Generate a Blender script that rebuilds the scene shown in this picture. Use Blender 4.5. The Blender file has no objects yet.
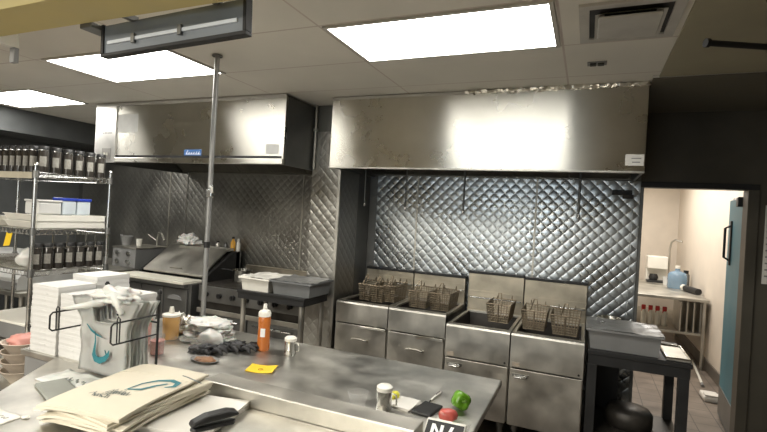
import bpy, bmesh, math, random
from mathutils import Vector, Matrix, noise
random.seed(7)
PI = math.pi
C = bpy.context.scene.collection
sc = bpy.context.scene

# ------------------------------------------------------------------ camera
cam_d = bpy.data.cameras.new('camera'); cam = bpy.data.objects.new('camera', cam_d); C.objects.link(cam)
cam_d.sensor_fit = 'HORIZONTAL'; cam_d.sensor_width = 36.0; cam_d.lens = 477.5 / 767 * 36.0
cam_d.clip_start = 0.02; cam_d.clip_end = 60
r_ = Vector((0.91782, 0.39289, 0.05693)); u_ = Vector((-0.05378, -0.01902, 0.99837)); f_ = Vector((-0.39333, 0.91939, -0.00368))
M_ = Matrix((r_, u_, -f_)).transposed().to_4x4(); M_.translation = (0, 0, 1.75)
cam.matrix_world = M_
sc.camera = cam
# ------------------------------------------------------------------ world, lights, exposure
w = bpy.data.worlds.new('world'); sc.world = w; w.use_nodes = True
w.node_tree.nodes['Background'].inputs[0].default_value = (0.9, 0.92, 1.0, 1)
w.node_tree.nodes['Background'].inputs[1].default_value = 0.05
LAMP = 9.0            # emission of the ceiling light diffusers
def area(name, loc, sx, sy, power, col=(1, .96, .88), rot=(0, 0, 0)):
    d = bpy.data.lights.new(name, 'AREA'); d.shape = 'RECTANGLE'; d.size = sx; d.size_y = sy; d.energy = power; d.color = col
    o = bpy.data.objects.new(name, d); C.objects.link(o); o.location = loc; o.rotation_euler = rot
    return o
area('front_room_lamp', (-1.6, -1.3, 2.72), 1.2, 0.6, 85, (1, .93, .80))
area('front_room_lamp', (-4.2, -0.6, 2.72), 1.2, 0.6, 70, (1, .95, .85))
area('front_window_daylight', (-1.6, -2.5, 1.85), 2.6, .9, 15, (.74, .88, 1), (PI / 2, 0, 0))
area('side_hall_lamp', (0.6, 7.3, 2.70), 0.9, 3.2, 46, (1, .95, .88))
sc.view_settings.view_transform = 'Standard'; sc.view_settings.look = 'None'
sc.view_settings.gamma = 1.0; sc.view_settings.use_curve_mapping = False
sc.view_settings.exposure = 1.0

# ------------------------------------------------------------------ materials
MATS = {}
def mat(name, col, rough=.5, metal=0., **k):
    m = bpy.data.materials.new(name); m.use_nodes = True; MATS[name] = m
    nt = m.node_tree; b = nt.nodes['Principled BSDF']
    b.inputs['Base Color'].default_value = (*col, 1); b.inputs['Roughness'].default_value = rough; b.inputs['Metallic'].default_value = metal
    for kk, v in k.items():
        if kk in ('var', 'scale', 'stretch', 'bump', 'aniso', 'rvar', 'bscale'): continue
        b.inputs[kk].default_value = v
    N = nt.nodes.new; L = nt.links.new
    tc = N('ShaderNodeTexCoord'); mp = N('ShaderNodeMapping'); L(tc.outputs['Object'], mp.inputs[0])
    mp.inputs['Scale'].default_value = k.get('stretch', (1, 1, 1))
    nz = N('ShaderNodeTexNoise'); nz.inputs['Scale'].default_value = k.get('scale', 6); nz.inputs['Detail'].default_value = 5
    L(mp.outputs[0], nz.inputs[0])
    v = k.get('var', .12)
    mr = N('ShaderNodeMapRange'); mr.inputs[1].default_value = .3; mr.inputs[2].default_value = .7
    mr.inputs[3].default_value = 1 - v; mr.inputs[4].default_value = 1 + v; L(nz.outputs[0], mr.inputs[0])
    mx = N('ShaderNodeVectorMath'); mx.operation = 'SCALE'; mx.inputs[0].default_value = col; L(mr.outputs[0], mx.inputs['Scale'])
    L(mx.outputs[0], b.inputs['Base Color'])
    rv = k.get('rvar', .08)
    if rv:
        m2 = N('ShaderNodeMapRange'); m2.inputs[1].default_value = .3; m2.inputs[2].default_value = .7
        m2.inputs[3].default_value = max(.02, rough - rv); m2.inputs[4].default_value = min(1, rough + rv)
        L(nz.outputs[0], m2.inputs[0]); L(m2.outputs[0], b.inputs['Roughness'])
    if k.get('bump'):
        n2 = N('ShaderNodeTexNoise'); n2.inputs['Scale'].default_value = k.get('bscale', 40); n2.inputs['Detail'].default_value = 3
        L(mp.outputs[0], n2.inputs[0])
        bp = N('ShaderNodeBump'); bp.inputs['Strength'].default_value = k['bump']; bp.inputs['Distance'].default_value = .01
        L(n2.outputs[0], bp.inputs['Height']); L(bp.outputs[0], b.inputs['Normal'])
    if k.get('aniso'):
        b.inputs['Anisotropic'].default_value = k['aniso']
        tg = N('ShaderNodeTangent'); tg.direction_type = 'RADIAL'; tg.axis = 'Z'; L(tg.outputs[0], b.inputs['Tangent']); b.inputs['Anisotropic Rotation'].default_value = .25
    return m
def emis(name, col, s):
    m = bpy.data.materials.new(name); m.use_nodes = True; b = m.node_tree.nodes['Principled BSDF']
    b.inputs['Base Color'].default_value = (.8, .8, .8, 1); b.inputs['Emission Color'].default_value = (*col, 1); b.inputs['Emission Strength'].default_value = s
    MATS[name] = m; return m
def quilt(name, axis, col=(.55, .57, .58), rough=.3, pitch=.098, var=.18):
    """stainless sheet embossed with diamond quilting; axis = horizontal axis of the wall"""
    m = mat(name, col, rough, 1.0, var=var, scale=2.5, rvar=.1)
    nt = m.node_tree; N = nt.nodes.new; L = nt.links.new; b = nt.nodes['Principled BSDF']
    tc = N('ShaderNodeTexCoord'); sp = N('ShaderNodeSeparateXYZ'); L(tc.outputs['Object'], sp.inputs[0])
    def mth(op, a, b2=None):
        n = N('ShaderNodeMath'); n.operation = op
        for i, q in enumerate((a, b2)):
            if q is None: continue
            if isinstance(q, (int, float)): n.inputs[i].default_value = q
            else: L(q, n.inputs[i])
        return n.outputs[0]
    h = sp.outputs[axis]; z = sp.outputs['Z']
    s1 = mth('ABSOLUTE', mth('SINE', mth('MULTIPLY', mth('ADD', h, z), PI / pitch)))
    s2 = mth('ABSOLUTE', mth('SINE', mth('MULTIPLY', mth('SUBTRACT', h, z), PI / pitch)))
    pil = mth('POWER', mth('MULTIPLY', s1, s2), .45)
    bp = N('ShaderNodeBump'); bp.inputs['Strength'].default_value = 1.0; bp.inputs['Distance'].default_value = .0032
    L(pil, bp.inputs['Height']); L(bp.outputs[0], b.inputs['Normal'])
    return m
def grid_lines(name, col, line, px, py, ox, oy, wd, rough=.8, var=.08, scale=1.2, offset=0., bump=.0):
    """flat tiles with thin joints; periods px, py on the object's X and Y"""
    m = mat(name, col, rough, 0, var=var, scale=scale, rvar=.05)
    nt = m.node_tree; N = nt.nodes.new; L = nt.links.new; b = nt.nodes['Principled BSDF']
    tc = N('ShaderNodeTexCoord'); sp = N('ShaderNodeSeparateXYZ'); L(tc.outputs['Object'], sp.inputs[0])
    outs = []
    for ax, p, o in (('X', px, ox), ('Y', py, oy)):
        a = N('ShaderNodeMath'); a.operation = 'SUBTRACT'; L(sp.outputs[ax], a.inputs[0]); a.inputs[1].default_value = o
        d = N('ShaderNodeMath'); d.operation = 'PINGPONG'; L(a.outputs[0], d.inputs[0]); d.inputs[1].default_value = p / 2
        c = N('ShaderNodeMath'); c.operation = 'LESS_THAN'; L(d.outputs[0], c.inputs[0]); c.inputs[1].default_value = wd
        outs.append(c)
    mx = N('ShaderNodeMath'); mx.operation = 'MAXIMUM'; L(outs[0].outputs[0], mx.inputs[0]); L(outs[1].outputs[0], mx.inputs[1])
    mi = N('ShaderNodeMix'); mi.data_type = 'RGBA'; L(mx.outputs[0], mi.inputs[0])
    src = b.inputs['Base Color'].links[0].from_socket; L(src, mi.inputs[6]); mi.inputs[7].default_value = (*line, 1)
    L(mi.outputs[2], b.inputs['Base Color'])
    return m

STEEL = mat('brushed_steel', (.50, .485, .435), .29, 1., aniso=.97, var=.10, scale=3, stretch=(1, 1, 1), rvar=.05)
STEELF = mat('fryer_steel', (.50, .48, .43), .48, 1., var=.22, scale=5, rvar=.1)
WORK = mat('worktop_steel', (.60, .585, .54), .40, 1., var=.2, scale=7, rvar=.09, bump=.03, bscale=9)
CHROME = mat('chrome_wire', (.60, .60, .58), .25, 1., var=.05)
DSTEEL = mat('dark_steel', (.20, .20, .19), .42, .8, var=.15, scale=4)
BLACK = mat('black_metal', (.022, .022, .022), .5, .3, var=.2)
GREASE = mat('greasy_iron', (.045, .04, .034), .45, .5, var=.35, scale=8)
OIL = mat('fryer_oil', (.05, .028, .012), .12)
BWIRE = mat('basket_wire', (.27, .22, .155), .42, .9, var=.3, scale=20)
BSPL = mat('fryer_backsplash', (.48, .43, .34), .45, 1., var=.25, scale=5)
CEIL = grid_lines('ceiling_tile', (.74, .72, .66), (.57, .51, .47), 1.22, .61, -1.40, 2.225, .006, .75)
TBAR = mat('ceiling_frame', (.5, .49, .46), .6)
LENS = emis('light_diffuser', (1, .975, .92), LAMP)
FLOOR = grid_lines('quarry_tile', (.20, .165, .135), (.08, .068, .06), .20, .20, 0, 0, .004, .42, var=.3, scale=4)
HALLW = mat('hall_paint', (.66, .59, .50), .6, var=.04)
YEL = mat('yellow_paint', (.48, .40, .17), .6, var=.05)
DWALL = mat('dark_wall', (.085, .077, .060), .45, .3, var=.2, scale=2)
LWALL = mat('bulkhead_paint', (.10, .105, .105), .5, .2, var=.1)
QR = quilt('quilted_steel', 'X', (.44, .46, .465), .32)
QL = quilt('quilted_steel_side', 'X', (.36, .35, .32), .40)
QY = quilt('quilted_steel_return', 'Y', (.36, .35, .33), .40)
TEAL = mat('blue_door', (.05, .165, .21), .45, var=.15, scale=2)
FOAM = mat('white_foam', (.60, .595, .575), .6, var=.03)
BAG = mat('white_plastic_bag', (.66, .66, .63), .35, var=.04, **{'Subsurface Weight': .1})
CREAM = mat('cream_paper', (.60, .555, .45), .7, var=.04, bump=.1, bscale=12)
PAPER = mat('white_paper', (.68, .66, .61), .7, var=.03)
INK = mat('teal_ink', (.02, .16, .19), .6)
GINK = mat('grey_ink', (.12, .14, .13), .6)
WPLA = mat('white_plastic', (.75, .73, .66), .4, var=.05)
GPLA = mat('grey_plastic', (.20, .20, .195), .4, var=.1)
TUBG = mat('dark_grey_tub', (.16, .165, .165), .4, var=.12)
FILM = mat('clear_film', (.26, .26, .25), .34, bump=.8, bscale=14, **{'Alpha': .75})
CLEAR = mat('clear_plastic', (.85, .85, .83), .12, **{'Alpha': .08})
RUBBER = mat('black_rubber', (.018, .018, .02), .55, var=.3, bump=.5, bscale=60)
SAUCE = mat('orange_sauce', (.50, .15, .03), .3, var=.1)
AMBER = mat('amber_sauce', (.70, .36, .04), .3, var=.1)
PINK = mat('pink_tub', (.55, .25, .21), .4, var=.15)
YTAG = mat('yellow_tag', (.85, .58, .03), .5, var=.08)
LIME = mat('lime_yellow', (.75, .72, .06), .5)
GREEN = mat('pepper_green', (.10, .25, .015), .28, var=.4, scale=25)
TOMATO = mat('tomato_red', (.50, .10, .08), .35, var=.2, scale=20)
GBOARD = mat('grey_board', (.25, .26, .235), .5, var=.15)
WBOARD = mat('cutting_board', (.85, .82, .70), .5, var=.08)
GLASSB = mat('dark_glass', (.030, .026, .022), .18, var=.3)
LABEL = mat('jar_label', (.26, .25, .22), .5, var=.2, scale=60)
BLUE = mat('blue_lid', (.03, .06, .40), .35)
SKYBL = mat('water_jug_blue', (.22, .36, .50), .2, **{'Alpha': .6})
REDP = mat('red_plastic', (.55, .04, .035), .35)
BADGE = mat('badge_blue', (.05, .13, .32), .4)
WHITE = mat('white_print', (.85, .85, .85), .5)
FOIL = mat('foil', (.85, .83, .77), .28, 1., bump=.9, bscale=30)
GLOVE = RUBBER
HFILT = mat('hood_filter', (.16, .15, .13), .45, .9, var=.2)
BROWN = mat('browned_meat', (.22, .11, .05), .5, var=.4, scale=40)
BASEB = mat('dark_base_tile', (.11, .095, .08), .4, var=.2)

# ------------------------------------------------------------------ mesh builder
class G:
    def __init__(s): s.bm = bmesh.new()
    def box(s, x0, x1, y0, y1, z0, z1, bev=0, seg=2, M=None):
        vs = [s.bm.verts.new((x, y, z)) for z in (z0, z1) for y in (y0, y1) for x in (x0, x1)]
        fs = [(0, 2, 3, 1), (4, 5, 7, 6), (0, 1, 5, 4), (2, 6, 7, 3), (0, 4, 6, 2), (1, 3, 7, 5)]
        faces = [s.bm.faces.new([vs[i] for i in f]) for f in fs]
        if M is not None: bmesh.ops.transform(s.bm, matrix=M, verts=vs)
        if bev:
            es = list({e for f in faces for e in f.edges})
            bmesh.ops.bevel(s.bm, geom=es, offset=bev, segments=seg, affect='EDGES', profile=.5)
        return s
    def prism(s, pts, axis, a0, a1, bev=0):
        def mk(p, a):
            return {'x': (a, p[0], p[1]), 'y': (p[0], a, p[1]), 'z': (p[0], p[1], a)}[axis]
        A = [s.bm.verts.new(mk(p, a0)) for p in pts]; B = [s.bm.verts.new(mk(p, a1)) for p in pts]
        n = len(pts); fs = [s.bm.faces.new(A), s.bm.faces.new(B[::-1])]
        for i in range(n): fs.append(s.bm.faces.new((A[i], B[i], B[(i + 1) % n], A[(i + 1) % n])))
        bmesh.ops.recalc_face_normals(s.bm, faces=fs)
        if bev:
            es = list({e for f in fs for e in f.edges}); bmesh.ops.bevel(s.bm, geom=es, offset=bev, segments=2, affect='EDGES', profile=.5)
        return s
    def tube(s, pts, r, seg=8, closed=False, cap=True):
        pts = [Vector(p) for p in pts]; n = len(pts); rings = []
        rs = r if isinstance(r, (list, tuple)) else [r] * n
        ref = None
        for i, p in enumerate(pts):
            if closed: t = (pts[(i + 1) % n] - pts[i - 1])
            else: t = pts[min(i + 1, n - 1)] - pts[max(i - 1, 0)]
            t.normalize()
            if ref is None: ref = Vector((0, 0, 1)) if abs(t.z) < .9 else Vector((1, 0, 0))
            a = ref - t * ref.dot(t)
            if a.length < 1e-4: a = t.orthogonal()
            a.normalize(); ref = a; b = t.cross(a)
            rings.append([s.bm.verts.new(p + (a * math.cos(2 * PI * k / seg) + b * math.sin(2 * PI * k / seg)) * rs[i]) for k in range(seg)])
        m = n if closed else n - 1
        for i in range(m):
            A = rings[i]; B = rings[(i + 1) % n]
            for k in range(seg): s.bm.faces.new((A[k], A[(k + 1) % seg], B[(k + 1) % seg], B[k]))
        if cap and not closed:
            s.bm.faces.new(rings[0][::-1]); s.bm.faces.new(rings[-1])
        return s
    def cyl(s, p0, p1, r, seg=16, r1=None):
        return s.tube([p0, p1], [r, r if r1 is None else r1], seg)
    def lathe(s, prof, c=(0, 0, 0), seg=20, sx=1, sy=1, flute=0, nf=5):
        rings = []
        for (r, z) in prof:
            if r < 1e-5: rings.append([s.bm.verts.new((c[0], c[1], c[2] + z))])
            else:
                rings.append([s.bm.verts.new((c[0] + sx * r * (1 + flute * math.cos(nf * 2 * PI * k / seg)) * math.cos(2 * PI * k / seg),
                    c[1] + sy * r * (1 + flute * math.cos(nf * 2 * PI * k / seg)) * math.sin(2 * PI * k / seg), c[2] + z)) for k in range(seg)])
        for A, B in zip(rings, rings[1:]):
            if len(A) == 1 and len(B) == 1: continue
            for k in range(seg):
                k2 = (k + 1) % seg
                if len(A) == 1: s.bm.faces.new((A[0], B[k2], B[k]))
                elif len(B) == 1: s.bm.faces.new((A[k], A[k2], B[0]))
                else: s.bm.faces.new((A[k], A[k2], B[k2], B[k]))
        return s
    def sheet(s, x0, x1, y0, y1, nx, ny, top, bot):
        """closed slab from two height functions"""
        T = []; B = []
        for j in range(ny + 1):
            for i in range(nx + 1):
                x = x0 + (x1 - x0) * i / nx; y = y0 + (y1 - y0) * j / ny
                T.append(s.bm.verts.new((x, y, top(x, y)))); B.append(s.bm.verts.new((x, y, bot(x, y))))
        q = lambda i, j: j * (nx + 1) + i
        for j in range(ny):
            for i in range(nx):
                a, b, c, d = q(i, j), q(i + 1, j), q(i + 1, j + 1), q(i, j + 1)
                s.bm.faces.new((T[a], T[b], T[c], T[d])); s.bm.faces.new((B[d], B[c], B[b], B[a]))
        for i in range(nx):
            a, b = q(i, 0), q(i + 1, 0); s.bm.faces.new((B[a], B[b], T[b], T[a]))
            a, b = q(i, ny), q(i + 1, ny); s.bm.faces.new((B[b], B[a], T[a], T[b]))
        for j in range(ny):
            a, b = q(0, j), q(0, j + 1); s.bm.faces.new((B[b], B[a], T[a], T[b]))
            a, b = q(nx, j), q(nx, j + 1); s.bm.faces.new((B[a], B[b], T[b], T[a]))
        return s
    def blob(s, c, rx, ry, rz, amp=.2, freq=3., seed=0, sub=3, flat=None):
        r = bmesh.ops.create_icosphere(s.bm, subdivisions=sub, radius=1)
        for v in r['verts']:
            n = noise.noise(v.co * freq + Vector((seed * 7.3, seed * 1.7, seed)))
            n2 = noise.noise(v.co * freq * 2.7 + Vector((seed, 3 * seed, 5)))
            p = v.co * (1 + amp * n + amp * .6 * n2)
            v.co = Vector((c[0] + rx * p.x, c[1] + ry * p.y, c[2] + rz * p.z))
            if flat is not None: v.co.z = max(flat, v.co.z)
        return s
    def xf(s, M): bmesh.ops.transform(s.bm, matrix=M, verts=s.bm.verts); return s

def rounded(fn):
    def run(s, *a, **k):
        n = len(s.bm.faces); fn(s, *a, **k); s.bm.faces.ensure_lookup_table()
        for f in s.bm.faces[n:]: f.smooth = True
        return s
    return run
for nm in ('tube', 'lathe', 'blob', 'sheet'): setattr(G, nm, rounded(getattr(G, nm)))
def origin(o):
    while o.parent: o = o.parent
    return o
def part(name, g, m, parent=None, label=None, smooth=None, local=False, loc=None):
    """link a mesh; geometry is given in world space and moved into its root's space unless local"""
    if parent is not None and not local: g.xf(Matrix.Translation(-origin(parent).location))
    if parent is None and loc is not None: g.xf(Matrix.Translation(-Vector(loc)))
    bmesh.ops.recalc_face_normals(g.bm, faces=g.bm.faces)
    me = bpy.data.meshes.new(name); g.bm.to_mesh(me); g.bm.free()
    if smooth is not None:
        for p in me.polygons: p.use_smooth = True
    keep = [p.use_smooth for p in me.polygons]
    me.set_sharp_from_angle(angle=math.radians(50 if smooth is None else smooth))
    me.polygons.foreach_set('use_smooth', keep)
    me.materials.append(m)
    o = bpy.data.objects.new(name, me); C.objects.link(o)
    if parent is not None: o.parent = parent
    elif loc is not None: o.location = loc
    if label: o['label'] = label
    return o
def tag(o, label, cat, group=None):
    o['label'] = label; o['category'] = cat
    if group: o['group'] = group
    return o
def thing(name, label, cat, loc=(0, 0, 0), group=None, rotz=0):
    o = bpy.data.objects.new(name, None); C.objects.link(o); o.location = loc; o.rotation_euler = (0, 0, rotz); o.empty_display_size = .05
    return tag(o, label, cat, group)
def struct(name, g, m, parent=None):
    o = part(name, g, m, parent)
    if parent is None: o['kind'] = 'structure'
    return o
def dup(o, loc=None, label=None, group=None, rotz=None, parent=None):
    c = o.copy(); C.objects.link(c)
    if parent is not None: c.parent = parent
    if loc is not None: c.location = loc
    if rotz is not None: c.rotation_euler = (0, 0, rotz)
    if label: c['label'] = label
    if group: c['group'] = group
    for ch in [q for q in list(o.children)]: dup(ch, parent=c)
    return c

# ================================================================== THE SETTING
ZC = 2.75
struct('floor', G().box(-7, 2.6, -2.6, 10.0, -.06, 0), FLOOR)
struct('ceiling', G().box(-7, 2.6, -2.6, 10.0, ZC, ZC + .06), CEIL)
struct('ceiling_side', G().box(.375, 2.6, -2.6, 3.53, ZC - .012, ZC), mat('olive_ceiling', (.34, .315, .225), .7, var=.06))  # olive-coloured section of the ceiling, right of the vent
struct('ceiling_back_shaded', G().box(.345, 2.6, 3.545, 4.605, ZC - .014, ZC), mat('shaded_ceiling', (.13, .12, .09), .7, var=.1))  # rear ceiling darkened with a thin panel: shade beside the hood painted in
struct('wall_left', G().box(-7.1, -7, -2.6, 4.85, 0, ZC), LWALL)
struct('wall_right', G().box(2.6, 2.7, -2.6, 4.7, 0, ZC), DWALL)
struct('wall_front', G().box(-7, 2.6, -2.7, -2.6, 0, ZC), mat('front_paint', (.20, .18, .145), .7))
# wall behind the fryers with its quilted steel sheets
wb = struct('wall_back', G().box(-2.15, .40, 4.61, 4.71, 0, ZC), DSTEEL)
wall_x = [-2.055, -1.60, -.445, .355]
for a, b in zip(wall_x, wall_x[1:]):
    part('quilted_panel', G().box(a + .003, b - .003, 4.600, 4.61, .3, 2.155, .002), QR, wb)
for a in wall_x[1:3]:
    part('panel_seam', G().box(a - .008, a + .008, 4.594, 4.602, .3, 2.155), STEELF, wb)
part('corner_trim', G().box(.345, .40, 4.588, 4.612, 0, 2.155, .003), QR, wb)
# left cook line wall
wl = struct('wall_back_left', G().box(-7, -2.45, 4.76, 4.86, 0, ZC), DSTEEL)
for a, b in ((-6.9, -5.16), (-5.15, -4.85), (-4.84, -3.07), (-3.06, -2.455)):
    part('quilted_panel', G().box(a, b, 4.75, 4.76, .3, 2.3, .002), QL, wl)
for a in (-5.155, -3.065):
    part('panel_seam', G().box(a - .009, a + .009, 4.744, 4.752, .3, 2.3), STEELF, wl)
# the chase between both cook lines
wc = struct('wall_pillar', G().box(-2.45, -2.15, 3.94, 4.85, 0, ZC), DSTEEL)
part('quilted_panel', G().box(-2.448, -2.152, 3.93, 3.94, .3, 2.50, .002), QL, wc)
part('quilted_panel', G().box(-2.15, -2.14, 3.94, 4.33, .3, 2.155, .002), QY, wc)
part('corner_trim', G().box(-2.163, -2.137, 3.925, 3.95, .3, 2.5, .002), STEELF, wc)
part('steel_panel', G().box(-2.15, -2.142, 4.335, 4.60, .3, 2.155, .002), DSTEEL, wc)
# wall over and beside the doorway
struct('wall_above_door', G().box(.40, 1.20, 4.61, 4.71, 2.105, ZC), DWALL)
wr = struct('wall_back_right', G().box(1.20, 2.6, 4.61, 4.71, 0, ZC), DWALL)
struct('trim_1', G().box(.40, .425, 4.595, 4.72, 0, 2.105, .003), DSTEEL)
struct('trim_2', G().box(1.15, 1.225, 4.585, 4.72, 0, 2.105, .003), DWALL)
struct('trim_3', G().box(.40, 1.225, 4.585, 4.612, 2.105, 2.15, .003), BLACK)
# hall beyond the doorway
struct('wall_hall_right', G().box(1.485, 1.56, 4.71, 9.9, 0, ZC), HALLW)
struct('wall_hall_far', G().box(-1.0, 1.56, 9.88, 9.95, 0, ZC), HALLW)
struct('wall_hall_left', G().box(-1.07, -1.0, 4.87, 9.9, 0, ZC), HALLW)
struct('baseboard_hall_right', G().box(1.465, 1.485, 4.72, 9.88, 0, .14, .004), BASEB)
# doorway door, swung open into the hall
door = struct('door_1', G().box(0, .04, 0, .80, .02, 2.07, .003), TEAL)
door.location = (1.18, 4.73, 0); door.rotation_euler = (0, 0, math.radians(-4.7))
part('door_handle', G().tube([(0, .62, 1.50), (-.05, .62, 1.53), (-.05, .62, 1.80), (0, .62, 1.83)], .011, 10).box(-.012, 0, .59, .65, 1.46, 1.87, .003), BLACK, door, local=True)
part('kick_plate', G().box(-.006, 0, .03, .78, .04, .30, .001), DSTEEL, door, local=True)
part('door_closer', G().box(-.055, 0, .03, .12, 1.98, 2.06, .006).tube([(-.03, .10, 2.02), (-.04, .3, 2.055)], .008), BLACK, door, local=True)
# bulkhead of the far left and the yellow header over the pass
struct('wall_bulkhead', G().box(-7, -6.25, 2.2, 4.75, 2.47, ZC, .004), LWALL)
struct('wall_header', G().box(-6.9, .9, 1.02, 1.20, 2.405, ZC), YEL)
struct('trim_4', G().box(.338, 2.55, 3.52, 3.54, 2.738, ZC, .002), TBAR)

# ------------------------------------------------------------------ ceiling lights
def ceiling_light(x0, x1, y0, y1, label):
    t = thing('ceiling_light', label, 'light', ((x0 + x1) / 2, (y0 + y1) / 2, ZC), 'ceiling lights over the kitchen')
    f = G()
    for a in ((x0 - .022, x1 + .022, y0 - .022, y0), (x0 - .022, x1 + .022, y1, y1 + .022), (x0 - .022, x0, y0, y1), (x1, x1 + .022, y0, y1)):
        f.box(*a, ZC - .012, ZC - .0005)
    part('frame', f, TBAR, t)
    part('diffuser', G().box(x0, x1, y0, y1, ZC - .008, ZC - .001), LENS, t)
    return t
ceiling_light(-1.36, -.215, 2.253, 2.805, 'large white ceiling light nearest the steel hood over the fryers')
ceiling_light(-3.73, -2.592, 2.237, 2.81, 'white ceiling light behind the hanging ticket lamp')
ceiling_light(-6.05, -4.955, 2.84, 3.39, 'white ceiling light at the far left above the jar shelf')

# ================================================================== HOODS
def steel_hood(name, label, x0, x1, yf, yb, zb, zt, lip):
    t = thing(name, label, 'hood', ((x0 + x1) / 2, (yf + yb) / 2, zb))
    part('front_panel', G().box(x0, x1, yf, yf + .03, zb + lip, zt, .004), STEEL, t)
    part('side_panel', G().box(x0, x0 + .02, yf + .03, yb, zb, zt), DSTEEL, t)
    part('side_panel', G().box(x1 - .02, x1, yf + .03, yb, zb, zt), DSTEEL, t)
    part('top_panel', G().box(x0 + .02, x1 - .02, yf + .03, yb, zt - .03, zt), DSTEEL, t)
    part('rear_plenum', G().box(x0 + .02, x1 - .02, yb - .10, yb, zb + .02, zt - .03), HFILT, t)
    # slanted baffle filters
    n = max(3, round((x1 - x0) / .5)); wdt = (x1 - x0 - .06) / n
    for i in range(n):
        a = x0 + .03 + i * wdt
        g = G().prism([(yb - .13, zb + .05), (yb - .10, zb + .03), (yf + .32, zt - .05), (yf + .29, zt - .03)], 'x', a + .005, a + wdt - .005)
        for k in range(7):
            xx = a + wdt * (k + .8) / 7.6
            g.prism([(yb - .145, zb + .055), (yb - .13, zb + .045), (yf + .30, zt - .06), (yf + .285, zt - .05)], 'x', xx - .008, xx + .008)
        part('baffle_filter', g, HFILT, t)
    return t
h1 = steel_hood('exhaust_hood', 'long brushed steel exhaust hood above the deep fryers', -2.112, .335, 3.66, 4.60, 2.135, 2.725, 0)
part('front_lip', G().box(-2.112, .335, 3.655, 3.70, 2.128, 2.142, .002), STEELF, h1)
part('top_trim', G().box(-2.112, .335, 3.652, 3.675, 2.722, 2.744, .002), TBAR, h1)
lb = part('notice_label', G().box(.213, .327, 3.6575, 3.66, 2.178, 2.255), PAPER, h1, 'white notice label with grey lines')
part('printed_line', G().box(.255, .305, 3.6568, 3.6576, 2.198, 2.205).box(.25, .31, 3.6568, 3.6576, 2.224, 2.230), GPLA, lb)
g = G()
for i in range(60):
    x = -.9 + 1.22 * i / 59
    g.blob((x, 3.645 + random.uniform(-.005, .005), 2.731), .028, .015, .017, .8, 2, i, 1)
tag(part('foil_strip', g, FOIL, None, loc=(-.3, 3.645, 2.733)), 'crumpled foil strip sealing the gap above the fryer hood', 'foil')

h2 = steel_hood('exhaust_hood', 'left steel exhaust hood with labels above the griddle line', -4.86, -2.455, 3.46, 4.73, 2.13, 2.735, .055)
part('end_cap', G().box(-4.86, -4.545, 3.448, 3.47, 2.125, 2.73, .004), mat('hood_end', (.66, .65, .62), .4, .6), h2, 'pale end cap with a switch')
part('grease_lip', G().box(-4.545, -2.455, 3.445, 3.48, 2.13, 2.182, .006), STEEL, h2)
part('shadow_strip', G().box(-4.545, -2.455, 3.455, 3.47, 2.182, 2.205), BLACK, h2)  # black strip standing in for the shadow line above the grease lip
part('top_trim', G().box(-4.86, -2.455, 3.447, 3.46, 2.712, 2.745, .003), TBAR, h2)
part('end_trim', G().box(-2.47, -2.450, 3.452, 3.47, 2.13, 2.73, .002), STEEL, h2)
part('sticker', G().box(-4.53, -4.245, 3.4575, 3.46, 2.44, 2.625), mat('faded_sticker', (.60, .60, .57), .5), h2, 'faded blank square sticker')
part('sticker', G().box(-2.645, -2.51, 3.4575, 3.46, 2.222, 2.31), mat('grey_label', (.42, .42, .40), .5), h2, 'small grey square label')
sw = part('switch_plate', G().box(-4.735, -4.605, 3.444, 3.448, 2.155, 2.275), mat('switch_grey', (.30, .29, .27), .5), h2)
part('switch', G().box(-4.70, -4.68, 3.436, 3.445, 2.20, 2.23).box(-4.66, -4.64, 3.436, 3.445, 2.20, 2.23), WPLA, sw)
part('switch_print', G().box(-4.74, -4.72, 3.4465, 3.4482, 2.43, 2.44).box(-4.71, -4.68, 3.4465, 3.4482, 2.43, 2.442).box(-4.67, -4.60, 3.4465, 3.4482, 2.43, 2.44), GPLA, h2)
bd = part('name_badge', G().box(-3.60, -3.385, 3.4565, 3.46, 2.203, 2.262, .0008), BADGE, h2, 'small blue badge with white slanted script')
g = G()          # slanted white script, too soft to read: reproduced as its strokes
for k, hgt in enumerate((.036, .020, .020, .022, .026, .028)):
    x = -3.575 + k * .03
    g.prism([(x, 2.218), (x + .008, 2.218), (x + .008 + hgt * .5, 2.218 + hgt), (x + hgt * .5, 2.218 + hgt)], 'y', 3.4558, 3.4567)
    g.box(x, x + .03, 3.4558, 3.4567, 2.216, 2.222)
part('badge_script', g, WHITE, bd)

# suppression nozzles under the fryer hood
for k, (x, y, zz, r, lab) in enumerate(((-2.03, 4.25, 1.83, .009, 'thin dark suppression pipe hanging beside the steel pillar'),
        (-1.60, 4.25, 1.80, .007, 'thin dark suppression pipe hanging above the leftmost fryer baskets'),
        (-1.04, 4.25, 1.80, .009, 'dark suppression pipe hanging in the middle between both fryer pairs'),
        (-.075, 4.25, 1.81, .010, 'dark suppression pipe hanging at the right above the last fryer'))):
    t = thing('suppression_nozzle', lab, 'nozzle', (x, y, zz), 'suppression nozzles under the hood')
    part('pipe', G().cyl((x, y, zz + .03), (x, y, 2.375), r, 10), DSTEEL, t)
    part('nozzle_tip', G().lathe([(0, 0), (.008, 0), (.013, .012), (.013, .035), (.006, .045), (0, .045)], (x, y, zz - .01)), CHROME, t)
t = thing('wall_bracket', 'small dark bracket on the quilted wall at the upper right', 'bracket', (.25, 4.59, 2.05))
part('plate', G().box(.18, .335, 4.575, 4.600, 2.03, 2.075, .004), BLACK, t)
part('arm', G().box(.26, .345, 4.545, 4.576, 2.0, 2.035, .003), GREASE, t)
t = thing('conduit', 'thin grey conduit running down beside the left hood end', 'conduit', (-2.40, 3.92, 2.2))
part('pipe', G().cyl((-2.425, 3.912, 2.14), (-2.425, 3.912, ZC - .002), .013, 10), STEELF, t)
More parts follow.
